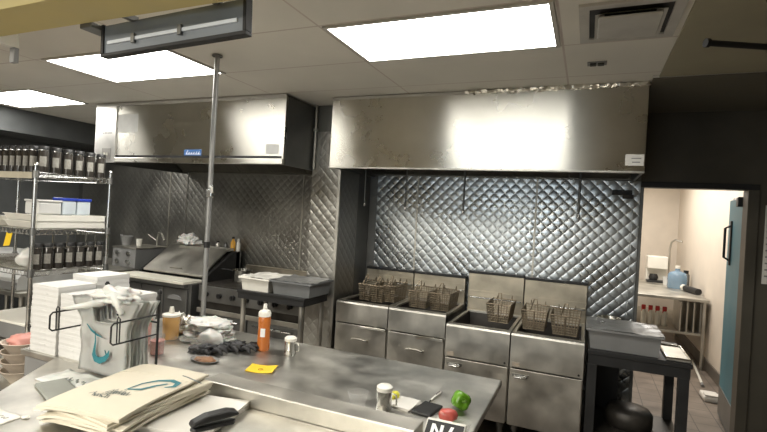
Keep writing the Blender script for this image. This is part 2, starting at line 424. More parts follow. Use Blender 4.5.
part('clamp', G().box(-2.447, -2.403, 3.90, 3.93, 2.5, 2.53, .003), STEELF, t)

# ================================================================== FRYERS
def fryer(x0, x1, yf, zt, zp, style, label, bs_top):
    yb = 4.55; xc = (x0 + x1) / 2
    t = thing('deep_fryer', label, 'fryer', (xc, (yf + yb) / 2, 0), 'deep fryers under the hood')
    x0 += .004; x1 -= .004
    # cabinet shell
    part('cabinet', G().box(x0, x0 + .02, yf + .02, yb, .20, zt - .03).box(x1 - .02, x1, yf + .02, yb, .20, zt - .03)
         .box(x0 + .02, x1 - .02, yb - .02, yb, .2, zt - .03).box(x0 + .02, x1 - .02, yf + .02, yb - .02, .2, .22), STEELF, t)
    # control panel at the front with a rolled top edge
    part('front_panel', G().prism([(yf, zp + .004), (yf, zt - .02), (yf + .008, zt - .006), (yf + .03, zt), (yf + .085, zt - .004), (yf + .085, zt - .05), (yf + .03, zp + .004)], 'x', x0, x1, .002), STEELF, t)
    d = part('door', G().box(x0 + .004, x1 - .004, yf - .003, yf + .018, .195, zp - .006, .004), STEELF, t)
    if style == 'left':
        g = G().tube([(xc - .075, yf - .004, zp - .135), (xc - .07, yf - .026, zp - .130), (xc - .03, yf - .030, zp - .122), (xc + .03, yf - .030, zp - .122), (xc + .07, yf - .026, zp - .130), (xc + .075, yf - .004, zp - .135)], .008, 8)
        part('handle', g, STEELF, d)
        part('drain_lip', G().box(xc + .01, x1 - .008, yf - .022, yf, zp - .025, zp - .002, .004), STEEL, t, 'bright folded lip')
    else:
        xh = x0 + .085
        part('handle', G().tube([(xh - .045, yf - .003, zp - .055), (xh - .042, yf - .025, zp - .062), (xh + .042, yf - .025, zp - .062), (xh + .045, yf - .003, zp - .055)], .007, 8).box(xh - .06, xh + .06, yf - .006, yf - .002, zp - .062, zp - .04), CHROME, d)
        part('rating_plate', G().box(x0 + .018, x0 + .075, yf - .003, yf + .001, zp + .012, zp + .045), mat('plate_' + str(len(MATS)), (.35, .30, .24), .5), t)
        part('screw', G().cyl((x1 - .03, yf - .004, zp + .025), (x1 - .03, yf + .004, zp + .025), .008, 10), BLACK, t)
    # vat: rim, sloping walls, oil
    ya = yf + .085; ye = yb - .07
    g = G().box(x0, x0 + .028, ya, ye, zt - .05, zt - .004, .004).box(x1 - .028, x1, ya, ye, zt - .05, zt - .004, .004).box(x0, x1, ye, yb, zt - .05, zt + .0, .004)
    part('vat_rim', g, STEELF, t)
    v = G(); zo = zt - .16
    a = [(x0 + .028, ya), (x1 - .028, ya), (x1 - .028, ye), (x0 + .028, ye)]
    b = [(x0 + .05, ya + .03), (x1 - .05, ya + .03), (x1 - .05, ye - .02), (x0 + .05, ye - .02)]
    A = [v.bm.verts.new((p[0], p[1], zt - .02)) for p in a]; B = [v.bm.verts.new((p[0], p[1], zo - .03)) for p in b]
    for i in range(4): v.bm.faces.new((A[i], A[(i + 1) % 4], B[(i + 1) % 4], B[i]))
    v.bm.faces.new(B)
    part('vat', v, GREASE, t)
    part('oil', G().box(x0 + .047, x1 - .047, ya + .026, ye - .018, zo - .025, zo - .005), OIL, t)
    # backsplash with hanger rail and dark flue cap
    part('backsplash', G().box(x0, x1, yb - .045, yb, zt, bs_top - .022, .003).box(x0, x1, yb - .052, yb - .04, zt + .17, zt + .182), BSPL, t)
    part('flue_cap', G().box(x0 - .002, x1 + .002, yb - .06, yb + .02, bs_top - .022, bs_top, .003), BLACK, t)
    part('basket_rail', G().tube([(x0 + .02, yb - .045, zt + .12), (x0 + .02, yb - .085, zt + .125), (x1 - .02, yb - .085, zt + .125), (x1 - .02, yb - .045, zt + .12)], .006, 8), CHROME, t)
    for sx in (x0 + .05, x1 - .05):
        for sy in (yf + .07, yb - .07):
            part('leg', G().lathe([(.028, .2), (.028, .14), (.020, .13), (.020, .02), (.028, .015), (.028, 0), (0, 0)], (sx, sy, 0), 12), DSTEEL, t)
    return t
fryer(-2.08, -1.56, 3.87, .945, .748, 'left', 'steel deep fryer at the far left, beside the pillar', 1.205)
fryer(-1.56, -1.037, 3.87, .945, .742, 'left', 'second deep fryer from the pillar, with a bright drawer lip', 1.205)
fryer(-1.012, -.497, 3.775, .90, .632, 'right', 'third deep fryer from the pillar, with one basket resting in it', 1.265)
fryer(-.497, .033, 3.775, .90, .634, 'right', 'rightmost deep fryer, next to the black stand with a tub', 1.255)

# fry baskets
def basket_mesh(wt, d, h, side=True):
    """tapered wire box; local: opening centre at the origin, front at -y"""
    g = G(); wb_ = wt * .80; db = d * .90
    def P(u, v, w_):           # u across 0..1, v along depth 0..1, w_ height 0..1
        ww = wb_ + (wt - wb_) * w_; dd = db + (d - db) * w_
        return Vector(((u - .5) * ww, (v - .5) * dd, -h * (1 - w_)))
    r = .0022
    nu, nv, nw = 8, 14, 7
    for i in range(nu + 1):
        u = i / nu; g.tube([P(u, 0, 1), P(u, 0, 0), P(u, 1, 0), P(u, 1, 1)], r, 4, cap=False)
    for j in range(nv + 1):
        v = j / nv; g.tube([P(0, v, 1), P(0, v, 0), P(1, v, 0), P(1, v, 1)], r, 4, cap=False)
    for k in range(1, nw):
        q = k / nw; g.tube([P(0, 0, q), P(1, 0, q), P(1, 1, q), P(0, 1, q)], r, 4, closed=True)
    return g, P
def basket(x, y, z, label, wt=.165, d=.33, h=.145, tilt=0, rotz=0):
    t = thing('fry_basket', label, 'basket', (x, y, z), 'wire baskets on the fryers', rotz)
    g, P = basket_mesh(wt, d, h)
    R_ = Matrix.Rotation(tilt, 4, 'X')
    g.xf(R_); part('wire_mesh', g, BWIRE, t, local=True)
    fr = G()
    fr.tube([P(0, 0, 1), P(1, 0, 1), P(1, 1, 1), P(0, 1, 1)], .0045, 6, closed=True)
    fr.tube([P(.5, 0, 1) + Vector((0, -.002, 0)), P(.5, 0, 0) + Vector((0, -.002, 0))], .0065, 6)
    fr.tube([P(0, 0, 0), P(1, 0, 0), P(1, 1, 0), P(0, 1, 0)], .003, 6, closed=True)
    fr.xf(R_); part('frame', fr, BWIRE, t, local=True)
    hk = G().tube([P(.2, 1, 1), P(.2, 1, 1) + Vector((0, .03, .03)), P(.2, 1, 1) + Vector((0, .045, -.01))], .004, 6)
    hk.tube([P(.8, 1, 1), P(.8, 1, 1) + Vector((0, .03, .03)), P(.8, 1, 1) + Vector((0, .045, -.01))], .004, 6)
    hk.xf(R_); part('hook', hk, BWIRE, t, local=True)
    hd = G().tube([P(.35, 0, 1), P(.42, 0, 1) + Vector((0, .05, .06)), P(.45, 0, 1) + Vector((0, .07, .085)), P(.55, 0, 1) + Vector((0, .07, .085)), P(.58, 0, 1) + Vector((0, .05, .06)), P(.65, 0, 1)], .005, 6)
    hd.xf(R_); part('handle', hd, BWIRE, t, local=True)
    return t
basket(-1.90, 4.24, 1.08, 'wire fry basket at the extreme left, tucked against the pillar', wt=.12)
basket(-1.762, 4.22, 1.08, 'wire fry basket over the left part of the first fryer', wt=.135)
basket(-1.634, 4.22, 1.094, 'wire fry basket over the right part of the first fryer', wt=.11)
basket(-1.362, 4.22, 1.08, 'wire fry basket over the left part of the second fryer', wt=.19)
basket(-1.158, 4.22, 1.08, 'wire fry basket over the right part of the second fryer', wt=.19)
basket(-.645, 4.20, 1.055, 'lone wire fry basket in the third fryer', wt=.20, h=.15)
basket(-.355, 4.16, 1.045, 'wire fry basket in the left half of the rightmost fryer', wt=.20, h=.15)
basket(-.12, 4.16, 1.035, 'wire fry basket in the right half of the rightmost fryer', wt=.22, h=.15)

# ================================================================== RIGHT STAND WITH TUB
t = thing('equipment_stand', 'black metal stand with a lower shelf, right of the fryers', 'stand', (.38, 4.1, 0))
x0, x1, y0, y1 = .05, .70, 3.78, 4.42
part('top', G().box(x0, x1, y0, y1, .825, .86, .004), BLACK, t)
part('apron', G().box(x0 + .01, x1 - .01, y0 + .006, y0 + .03, .755, .825).box(x0 + .01, x1 - .01, y1 - .03, y1 - .006, .755, .825).box(x0 + .006, x0 + .03, y0 + .03, y1 - .03, .755, .825).box(x1 - .03, x1 - .006, y0 + .03, y1 - .03, .755, .825), BLACK, t)
for lx, ly in ((x0 + .035, y0 + .035), (x1 - .045, y0 + .035), (x0 + .035, y1 - .035), (x1 - .045, y1 - .035)):
    part('leg', G().box(lx - .032, lx + .032, ly - .03, ly + .03, 0, .756, .003), BLACK, t)
part('side_panel', G().box(x0 + .068, x0 + .25, y1 - .05, y1 - .035, .27, .756), BLACK, t)
part('shelf', G().box(x0 + .01, x1 - .01, y0 + .02, y1 - .02, .235, .265, .003), GREASE, t)
part('cord_hook', G().tube([(x0 + .25, y1 - .06, .75), (x0 + .255, y1 - .065, .70), (x0 + .28, y1 - .07, .66)], .006, 6), BLACK, t)
tag(part('stock_pot', G().lathe([(0, 0), (.15, 0), (.165, .02), (.165, .10), (.14, .13), (.05, .145), (0, .145)], (.36, 4.08, .266), 24), GREASE, None, loc=(.36, 4.08, .266)), 'dark domed pot on the lower shelf of the black stand', 'pot')

def tub(name, label, x0, x1, y0, y1, z, h, m, film=None, taper=.025, cat='tub'):
    t = thing(name, label, cat, ((x0 + x1) / 2, (y0 + y1) / 2, z))
    g = G(); th = .005
    def ring(k, zz, o=0): return [g.bm.verts.new(p) for p in ((x0 + k + o, y0 + k + o, zz), (x1 - k - o, y0 + k + o, zz), (x1 - k - o, y1 - k - o, zz), (x0 + k + o, y1 - k - o, zz))]
    rings = [ring(taper, z), ring(.012, z + h - .012), ring(-.004, z + h - .010), ring(-.004, z + h), ring(.014, z + h, 0), ring(taper + th, z + th)]
    g.bm.faces.new(rings[0])
    for A, B in zip(rings, rings[1:]):
        for i in range(4): g.bm.faces.new((A[i], A[(i + 1) % 4], B[(i + 1) % 4], B[i]))
    g.bm.faces.new(rings[-1])
    part('body', g, m, t, smooth=15)
    part('rim', G().box(x0 - .006, x1 + .006, y0 - .008, y0 - .0005, z + h - .012, z + h + .003, .002).box(x0 - .006, x1 + .006, y1 + .0005, y1 + .008, z + h - .012, z + h + .003, .002)
         .box(x0 - .008, x0 - .0005, y0, y1, z + h - .012, z + h + .003, .002).box(x1 + .0005, x1 + .008, y0, y1, z + h - .012, z + h + .003, .002), m, t)
    if film:
        f = lambda x, y: z + h + .006 + .010 * noise.noise(Vector((x * 14, y * 14, 1))) - .02 * max(0, 1 - ((x - (x0 + x1) / 2) / (x1 - x0) * 2.2) ** 2) * max(0, 1 - ((y - (y0 + y1) / 2) / (y1 - y0) * 2.2) ** 2)
        part('cover', G().sheet(x0 - .005, x1 + .005, y0 - .005, y1 + .005, 22, 18, lambda x, y: f(x, y) + .003, f), film, t)
    return t
tub('bus_tub', 'grey tub covered in clear film on the black stand', .04, .525, 3.80, 4.24, .8605, .145, GPLA, FILM)
t = thing('sheet_tray', 'flat grey tray at the right end of the black stand', 'tray', (.61, 4.0, .861))
part('tray', G().box(.545, .692, 3.80, 4.22, .861, .874, .003), STEELF, t)
part('rim', G().box(.545, .692, 3.80, 3.808, .874, .886).box(.545, .692, 4.212, 4.22, .874, .886).box(.545, .552, 3.808, 4.212, .874, .886).box(.685, .692, 3.808, 4.212, .874, .886), STEEL, t)
t = thing('mixing_bowl', 'silver mixing bowl behind the grey tub on the black stand', 'bowl', (.20, 4.33, .8605))
part('bowl', G().lathe([(0, 0), (.035, 0), (.075, .07), (.085, .15), (.088, .15), (.08, .075), (.03, .008), (0, .008)], (.20, 4.335, .8605)), STEEL, t)
part('rim', G().tube([(.20 + .088 * math.cos(a * PI / 12), 4.335 + .088 * math.sin(a * PI / 12), 1.0105) for a in range(24)], .004, 6, closed=True), STEEL, t)

# ================================================================== LEFT COOK LINE
# stand with the two tubs, in front of the griddle
t = thing('equipment_stand', 'black topped stand on steel legs carrying two tubs, left of the fryers', 'stand', (-2.53, 3.66, 0))
x0, x1, y0, y1 = -2.87, -2.155, 3.45, 3.86
part('top', G().box(x0, x1, y0, y1, .975, 1.0, .004).box(x0 + .01, x1 - .01, y0 + .005, y1 - .005, .925, .975), BLACK, t)
for lx, ly in ((x0 + .05, y0 + .04), (x1 - .05, y0 + .04), (x0 + .05, y1 - .04), (x1 - .05, y1 - .04)):
    part('leg', G().cyl((lx, ly, 0), (lx, ly, .926), .022, 14), STEELF, t)
part('shelf', G().box(x0 + .03, x1 - .03, y0 + .02, y1 - .02, .30, .325, .003), STEELF, t)
tub('bus_tub', 'white tub on the stand in front of the griddle', -2.86, -2.535, 3.46, 3.83, 1.0005, .115, WPLA, WPLA)
tub('bus_tub', 'dark grey tub covered in clear film beside the white tub', -2.52, -2.11, 3.46, 3.84, 1.0005, .12, TUBG, FILM)

# griddle range
t = thing('griddle_range', 'dark griddle range with knobs along the quilted back wall', 'range', (-3.12, 4.3, 0))
x0, x1, yf, yb = -3.78, -2.47, 3.93, 4.73
part('body', G().box(x0, x1, yf + .03, yb, .12, .86), GREASE, t)
part('front_panel', G().box(x0, x1, yf, yf + .035, .72, .885, .006), DSTEEL, t)
part('cooktop', G().box(x0, x1, yf + .02, yb - .06, .862, .90, .004), GREASE, t)
part('backsplash', G().box(x0, x1, yb - .05, yb, .90, 1.045, .004), BSPL, t)
part('rail', G().box(x0, x1, yf - .015, yf, .60, .65, .004), STEELF, t)
for k in range(7):
    kx = x0 + .12 + k * .175
    kb = part('knob', G().cyl((kx, yf - .03, .80), (kx, yf + .001, .80), .026, 14).box(kx - .006, kx + .006, yf - .042, yf - .028, .776, .824, .002), BLACK, t)
for a, b in ((x0 + .02, -3.14), (-3.12, x1 - .02)):
    d = part('oven_door', G().box(a, b, yf + .008, yf + .034, .2, .59, .006), DSTEEL, t)
    part('handle', G().tube([(a + .08, yf + .008, .55), (a + .08, yf - .03, .55), (b - .08, yf - .03, .55), (b - .08, yf + .008, .55)], .01, 8), CHROME, d)
for lx in (x0 + .06, x1 - .06):
    for ly in (yf + .08, yb - .08): part('leg', G().cyl((lx, ly, 0), (lx, ly, .122), .022, 12), DSTEEL, t)
t = thing('sauce_pot', 'small shiny steel pot on the griddle', 'pot', (-3.56, 4.36, .9005))
part('body', G().lathe([(0, 0), (.10, 0), (.108, .008), (.108, .125), (.112, .13), (.104, .13), (.102, .012), (0, .012)], (-3.56, 4.36, .9005), 28), STEEL, t)
part('handle', G().tube([(-3.665, 4.36, 1.0), (-3.72, 4.35, 1.012), (-3.84, 4.33, 1.02)], .009, 8), BLACK, t)
t = thing('bacon_press', 'small dark press left of the pot on the griddle', 'press', (-3.74, 4.55, .9005))
part('plate', G().box(-3.78, -3.64, 4.50, 4.60, .9005, .925, .004), STEELF, t)
part('handle', G().tube([(-3.76, 4.55, .925), (-3.76, 4.55, .97), (-3.66, 4.55, .97), (-3.66, 4.55, .925)], .008, 8), BLACK, t)

# sandwich prep table with the sloped lid
t = thing('prep_table', 'sandwich prep refrigerator with an open sloped steel lid and white board', 'refrigerator', (-4.38, 4.25, 0))
x0, x1, yf, yb = -4.95, -3.86, 3.86, 4.68
part('body', G().box(x0 + .01, x1 - .01, yf + .06, yb, .14, .875, .004), DSTEEL, t)
part('cutting_board', G().box(x0, x1 - .05, yf - .02, yf + .25, .876, .905, .005), WBOARD, t)
part('board_rail', G().box(x0 + .005, x1 - .055, yf - .005, yf + .25, .84, .8755), DSTEEL, t)
lid = part('lid', G().prism([(yf + .25, .93), (yf + .25, .95), (4.50, 1.225), (4.62, 1.235), (4.62, 1.205), (4.50, 1.195)], 'x', x0 + .13, x1 - .06, .003), mat('prep_lid_steel', (.52, .50, .45), .42, 1., var=.25, scale=4), t)
part('lid_handle', G().box(-4.45, -4.28, yf + .29, yf + .325, .985, .998, .003, M=None), STEELF, lid)
part('side_wall', G().prism([(yf + .25, .876), (yf + .25, .93), (4.55, 1.195), (4.66, 1.195), (4.66, .876)], 'x', x1 - .04, x1, .003), BLACK, t)
part('side_wall', G().prism([(yf + .25, .876), (yf + .25, .93), (4.55, 1.195), (4.66, 1.195), (4.66, .876)], 'x', x0 + .06, x0 + .10, .003), BLACK, t)
part('back_rest', G().box(x0 + .05, x1, 4.60, 4.68, .876, 1.20), DSTEEL, t)
n = 3
for k in range(n):
    a = x0 + .03 + k * (x1 - x0 - .06) / n; b = a + (x1 - x0 - .06) / n - .012
    d = part('door', G().box(a, b, yf + .03, yf + .06, .20, .82, .006), DSTEEL, t)
    cx = (a + b) / 2
    part('handle', G().prism([(cx - .10, .70), (cx - .08, .735), (cx - .03, .75), (cx + .03, .75), (cx + .08, .735), (cx + .10, .70)], 'y', yf + .018, yf + .034, .003), GPLA, d)
for lx in (x0 + .08, x1 - .08):
    for ly in (yf + .12, yb - .08): part('caster', G().cyl((lx - .015, ly, .05), (lx + .015, ly, .05), .05, 16).box(lx - .02, lx + .02, ly - .02, ly + .02, .06, .142), BLACK, t)
# clutter along the top of the lid
t = tag(part('plastic_bag', G().blob((-4.58, 4.55, 1.285), .16, .07, .075, .55, 2.2, 4, 4, flat=1.237), BAG, None, smooth=180, loc=(-4.58, 4.55, 1.237)), 'crumpled white plastic bag on top of the sloped prep lid', 'bag')
for k, (x, hh, rr, m, lab) in enumerate(((-4.20, .10, .028, STEELF, 'steel shaker standing behind the prep lid beside the plastic bag'), (-4.08, .09, .022, DSTEEL, 'small dark jar behind the prep lid, left of the oil bottle'),
        (-3.965, .17, .030, AMBER, 'small amber oil bottle at the right end of the prep lid'), (-3.885, .15, .024, WPLA, 'pale spray bottle at the right end of the prep lid'))):
    t = thing('bottle' if k > 1 else 'jar', lab, 'bottle' if k > 1 else 'jar', (x, 4.64, 1.201))
    z0 = 1.236 if x < -3.83 - .0 and False else 1.201
    part('body', G().lathe([(0, 0), (rr, 0), (rr, hh * .6), (rr * .5, hh * .75), (rr * .45, hh * .85), (0, hh * .85)], (x, 4.652, z0), 14), m, t)
    part('cap', G().lathe([(0, hh * .85), (rr * .55, hh * .85), (rr * .55, hh), (0, hh)], (x, 4.652, z0), 12), BLACK if k != 3 else WPLA, t)
# drawer box on a steel counter at the far left
t = thing('work_counter', 'dark steel counter behind the jar shelf at the far left', 'counter', (-5.75, 4.2, 0))
part('top', G().box(-6.6, -5.02, 3.75, 4.72, .88, .915, .004), STEELF, t)
part('shelf', G().box(-6.55, -5.06, 3.82, 4.68, .30, .33), STEELF, t)
for lx in (-6.52, -5.10):
    for ly in (3.83, 4.66): part('leg', G().cyl((lx, ly, 0), (lx, ly, .88), .022, 12), STEELF, t)
t = thing('warmer_box', 'grey box with four knobs on the counter left of the prep table', 'warmer', (-5.2, 4.4, .9155))
x0, x1 = -5.45, -5.05
part('body', G().box(x0, x1, 4.18, 4.66, .9155, 1.15, .006), GPLA, t)
part('top_plate', G().box(x0 - .01, x1 + .01, 4.17, 4.68, 1.15, 1.165, .003), STEELF, t)
for kx in (x0 + .10, x0 + .29):
    for kz in (.985, 1.09): part('knob', G().cyl((kx, 4.155, kz), (kx, 4.181, kz), .028, 14), CHROME, t)
t = thing('measuring_pitcher', 'pale grey pitcher standing on the four knob box', 'pitcher', (-5.42, 4.33, 1.1655))
part('body', G().lathe([(0, 0), (.05, 0), (.075, .12), (.078, .12), (.053, .004), (0, .004)], (-5.42, 4.35, 1.1655), 20), GPLA, t)
part('spout', G().prism([(-5.492, 1.285), (-5.53, 1.30), (-5.49, 1.24)], 'y', 4.33, 4.37), GPLA, t)
t = thing('faucet', 'curved steel faucet rising behind the four knob box', 'faucet', (-5.15, 4.6, 1.1655))
part('spout', G().tube([(-5.2, 4.62, 1.166), (-5.2, 4.62, 1.26), (-5.16, 4.61, 1.34), (-5.08, 4.58, 1.33), (-4.99, 4.55, 1.25)], .012, 10), STEELF, t)
part('handle', G().tube([(-5.2, 4.62, 1.23), (-5.27, 4.6, 1.27), (-5.34, 4.6, 1.30)], .010, 8), STEELF, t)
t = thing('cup', 'white cup beside the pitcher on the four knob box', 'cup', (-5.26, 4.40, 1.1655))
part('body', G().lathe([(0, 0), (.028, 0), (.038, .09), (.034, .09), (.025, .005), (0, .005)], (-5.26, 4.40, 1.1655), 16), WPLA, t)

# ================================================================== WIRE SHELVING
t = thing('wire_shelving', 'chrome wire shelving rack at the left holding rows of jars', 'shelf', (-4.3, 2.5, 0))
SX0, SX1, SY0, SY1 = -4.95, -3.705, 2.195, 2.785
for px, py in ((SX0, SY0), (SX1, SY0), (SX0, SY1), (SX1, SY1)):
    p = part('post', G().cyl((px, py, .02), (px, py, 1.965), .014, 12), CHROME, t)
    part('post_cap', G().lathe([(.016, 0), (.016, .012), (.008, .02), (0, .02)], (px, py, 1.964), 12), CHROME, p)
    part('foot', G().lathe([(0, 0), (.02, 0), (.02, .015), (.01, .022), (0, .022)], (px, py, 0), 12), CHROME, p)
for z in (.64, 1.185, 1.49, 1.91):
    g = G()
    for zz, r in ((z, .0045), (z - .035, .0035)):
        g.tube([(SX0, SY0, zz), (SX1, SY0, zz), (SX1, SY1, zz), (SX0, SY1, zz)], r, 6, closed=True)
    n = 60
    for i in range(n):           # truss wires on both visible edges
        a = SX0 + (SX1 - SX0) * i / n; b = SX0 + (SX1 - SX0) * (i + 1) / n
        if i % 2 == 0: g.tube([(a, SY0, z - .035), ((a + b) / 2, SY0, z), (b, SY0, z - .035)], .002, 4)
    for i in range(14):
        a = SY0 + (SY1 - SY0) * i / 14; b = SY0 + (SY1 - SY0) * (i + 1) / 14
        g.tube([(SX1, a, z - .035), (SX1, (a + b) / 2, z), (SX1, b, z - .035)], .002, 4)
    for i in range(46):
        x = SX0 + .02 + (SX1 - SX0 - .04) * i / 45; g.tube([(x, SY0, z + .003), (x, SY1, z + .003)], .0022, 4)
    for y in (SY0 + .15, (SY0 + SY1) / 2, SY1 - .15): g.tube([(SX0, y, z - .004), (SX1, y, z - .004)], .004, 5)
    s = part('wire_shelf', g, CHROME, t)
    if z > 1.8: part('label_strip', G().box(SX0 + .03, SX1 - .03, SY0 - .010, SY0 - .006, z - .045, z + .002, .001), mat('beige_strip', (.50, .46, .36), .5), s, 'beige strip along the shelf front')
    for px, py in ((SX1, SY0), (SX1, SY1), (SX0, SY0), (SX0, SY1)):
        part('collar', G().lathe([(.0145, -.04), (.022, -.04), (.020, .015), (.0145, .015)], (px, py, z), 12), DSTEEL, s)
def jar(x, y, z, label, group, h=.195, r=.035):
    t = thing('spice_jar', label, 'jar', (x, y, z), group)
    part('glass', G().lathe([(0, 0), (r, 0), (r, h * .76), (r * .9, h * .80), (r * .9, h * .84), (0, h * .84)], (x, y, z), 14), GLASSB, t)
    part('cap', G().lathe([(0, h * .84), (r * .99, h * .84), (r * .99, h * .985), (r * .9, h), (0, h)], (x, y, z), 14), BLACK, t)
    g = G(); n = 7; V = []
    for i in range(n + 1):
        a = math.radians(-32 - 36 + 72 * i / n)
        V.append([g.bm.verts.new((x + (r + .0008) * math.cos(a), y + (r + .0008) * math.sin(a), z + h * q)) for q in (.22, .60)])
    for A_, B_ in zip(V, V[1:]): g.bm.faces.new((A_[0], B_[0], B_[1], A_[1]))
    part('label_patch', g, LABEL, t, smooth=60)
    part('cap_ring', G().lathe([(r * 1.01, h * .82), (r * 1.01, h * .85)], (x, y, z), 14), CHROME, t)
    return t
zt = 1.9175
proto = None
ordn = ['first', 'second', 'third', 'fourth', 'fifth', 'sixth', 'seventh', 'eighth']
for k in range(6):
    lab = ordn[k] + ' dark spice jar from the corner post along the top shelf end'
    y = 2.265 + k * .091
    if proto is None: proto = jar(-3.745, y, zt, lab, 'dark jars on the top shelf')
    else: dup(proto, (-3.745, y, zt), lab)
for k in range(7):
    dup(proto, (-3.828 - k * .081, 2.245, zt), ordn[k] + ' dark spice jar left of the corner post along the top shelf front')
zl = 1.1925
for k in range(7):
    dup(proto, (-3.745, 2.25 + k * .082, zl), ordn[k] + ' jar from the post on the lower shelf of the rack', 'jars on the lower shelf')
# mid shelf: long trays, boxes, lidded tubs
zm = 1.4975
def tray(x0, x1, y0, y1, z, h, m, label):
    t = thing('food_tray', label, 'tray', ((x0 + x1) / 2, (y0 + y1) / 2, z), 'pale trays on the wire rack')
    g = G().prism([(y0 + .03, z), (y1 - .03, z), (y1, z + h), (y1 - .008, z + h), (y1 - .036, z + .006), (y0 + .036, z + .006), (y0 + .008, z + h), (y0, z + h)], 'x', x0, x1)
    part('body', g, m, t)
    part('rim', G().box(x0 - .006, x1 + .006, y0 - .006, y0 + .008, z + h, z + h + .006).box(x0 - .006, x1 + .006, y1 - .008, y1 + .006, z + h, z + h + .006).box(x1 - .006, x1 + .006, y0, y1, z + .004, z + h + .006), m, t)
    return t
tray(-4.12, -3.73, 2.23, 2.77, zm, .045, WPLA, 'lower of two stacked pale trays on the middle shelf end')
tray(-4.12, -3.725, 2.225, 2.765, zm + .052, .045, WPLA, 'upper of two stacked pale trays on the middle shelf end')
tray(-4.60, -4.14, 2.21, 2.70, zm, .07, WPLA, 'pale tray left of the corner post on the middle shelf')
t = thing('foam_box', 'white lidded box resting in the pale trays beside the blue lidded tubs', 'box', (-3.9, 2.34, zm + .104))
part('body', G().box(-3.93, -3.76, 2.26, 2.43, zm + .1035, zm + .20, .012), FOAM, t)
part('lid', G().box(-3.935, -3.755, 2.255, 2.435, zm + .20, zm + .215, .006), FOAM, t)
for k, y in enumerate((2.50, 2.62)):
    t = thing('lidded_tub', ('nearer' if k == 0 else 'farther') + ' pale tub with a blue lid on the middle shelf', 'tub', (-3.83, y, zm + .104), 'blue lidded tubs')
    part('body', G().box(-3.89, -3.775, y - .055, y + .055, zm + .1035, zm + .215, .01), mat('tub_white_%d' % k, (.58, .64, .68), .4), t)
    part('lid', G().box(-3.895, -3.77, y - .06, y + .06, zm + .215, zm + .238, .005), BLUE, t)
t = thing('pedestal_dish', 'small white stand on the pale tray left of the post', 'stand', (-4.16, 2.26, zm + .077))
part('foot', G().lathe([(0, 0), (.03, 0), (.012, .012), (.01, .05), (.028, .06), (.05, .064), (.05, .07), (0, .07)], (-4.18, 2.26, zm + .0005 + .006), 16), FOAM, t)
t = thing('hang_tag', 'yellow tag hanging from the middle shelf edge', 'tag', (-3.95, 2.18, 1.36))
part('card', G().prism([(-3.985, 1.455), (-3.915, 1.455), (-3.945, 1.36), (-4.02, 1.35)], 'y', 2.178, 2.181), YTAG, t)
part('clip', G().box(-3.97, -3.93, 2.175, 2.190, 1.45, 1.495, .002), CHROME, t)
for k, y in enumerate((2.36, 2.47, 2.62, 2.70)):
    t = thing('ladle', ordn[k] + ' steel utensil from the post hanging under the middle shelf', 'utensil', (-3.72, y, 1.33), 'utensils hanging under the middle shelf')
    part('shank', G().box(-3.735, -3.728, y - .007, y + .007, 1.36, 1.458, .001), CHROME, t)
    part('bowl', G().lathe([(0, -.022), (.018, -.015), (.024, 0), (.022, 0), (.016, -.012), (0, -.018)], (-3.732, y, 1.362), 12), CHROME, t)
t = thing('bundled_cloth', 'white bundle on the lower shelf just behind the corner post', 'cloth', (-3.80, 2.3, 1.4))
part('bundle', G().blob((-3.92, 2.30, 1.26), .06, .07, .075, .4, 2, 9, 3, flat=1.1935), BAG, t, smooth=180)

# low counter and equipment seen below the rack
t = thing('work_table', 'pale steel table behind the wire rack at the left edge', 'table', (-5.6, 3.2, 0))
part('top', G().box(-6.5, -5.02, 2.88, 3.62, .74, .78, .004), STEELF, t)
part('shelf', G().box(-6.45, -5.06, 2.95, 3.55, .30, .33), STEELF, t)
for lx in (-6.42, -5.10):
    for ly in (2.95, 3.55): part('leg', G().cyl((lx, ly, 0), (lx, ly, .74), .022, 12), STEELF, t)
t = thing('food_warmer', 'long steel warmer with a rounded hood on the table behind the rack', 'warmer', (-5.6, 3.25, .78))
part('body', G().prism([(2.93, .7805), (2.93, .90), (3.05, 1.02), (3.30, 1.10), (3.55, 1.10), (3.55, .7805)], 'x', -6.4, -5.15, .008), mat('warmer_steel', (.50, .50, .48), .4, .2, var=.15), t)
part('front_band', G().box(-6.4, -5.15, 2.915, 2.929, .79, .87, .003), GPLA, t)
t = thing('storage_bin', 'low grey bin on the bottom shelf of the wire rack', 'bin', (-4.0, 2.45, .6475))
part('body', G().box(-4.35, -3.78, 2.22, 2.70, .6475, .77, .008), GPLA, t)
part('rim', G().box(-4.36, -3.77, 2.21, 2.71, .77, .79, .004), WPLA, t)
t = thing('storage_cart', 'low steel cart at the left end of the island', 'cart', (-3.3, 1.95, 0))
part('top', G().box(-3.75, -2.90, 1.66, 2.1, .60, .63, .004), STEELF, t)
for lx in (-3.72, -2.93):
    for ly in (1.69, 2.07): part('leg', G().box(lx - .015, lx + .015, ly - .015, ly + .015, 0, .60), STEELF, t)
part('shelf', G().box(-3.72, -2.93, 1.69, 2.07, .2, .22), STEELF, t)
for k in range(4):
    t = thing('serving_bowl', ordn[k] + ' bowl from the bottom of the stack on the low cart', 'bowl', (-3.06, 1.80, .6305 + .055 * k), 'stacked bowls on the low cart')
    part('body', G().lathe([(0, 0), (.06, 0), (.115, .075), (.12, .078), (.108, .078), (.055, .008), (0, .008)], (-3.06, 1.80, .6305 + .055 * k), 24), mat('bowl_tan_%d' % k, (.55, .48, .40), .4), t)
tag(part('raw_meat', G().blob((-3.06, 1.80, .875), .085, .08, .04, .35, 2.5, 3, 3), PINK, None, smooth=180, loc=(-3.06, 1.80, .85)), 'pink meat heaped in the topmost bowl of the stack', 'food')

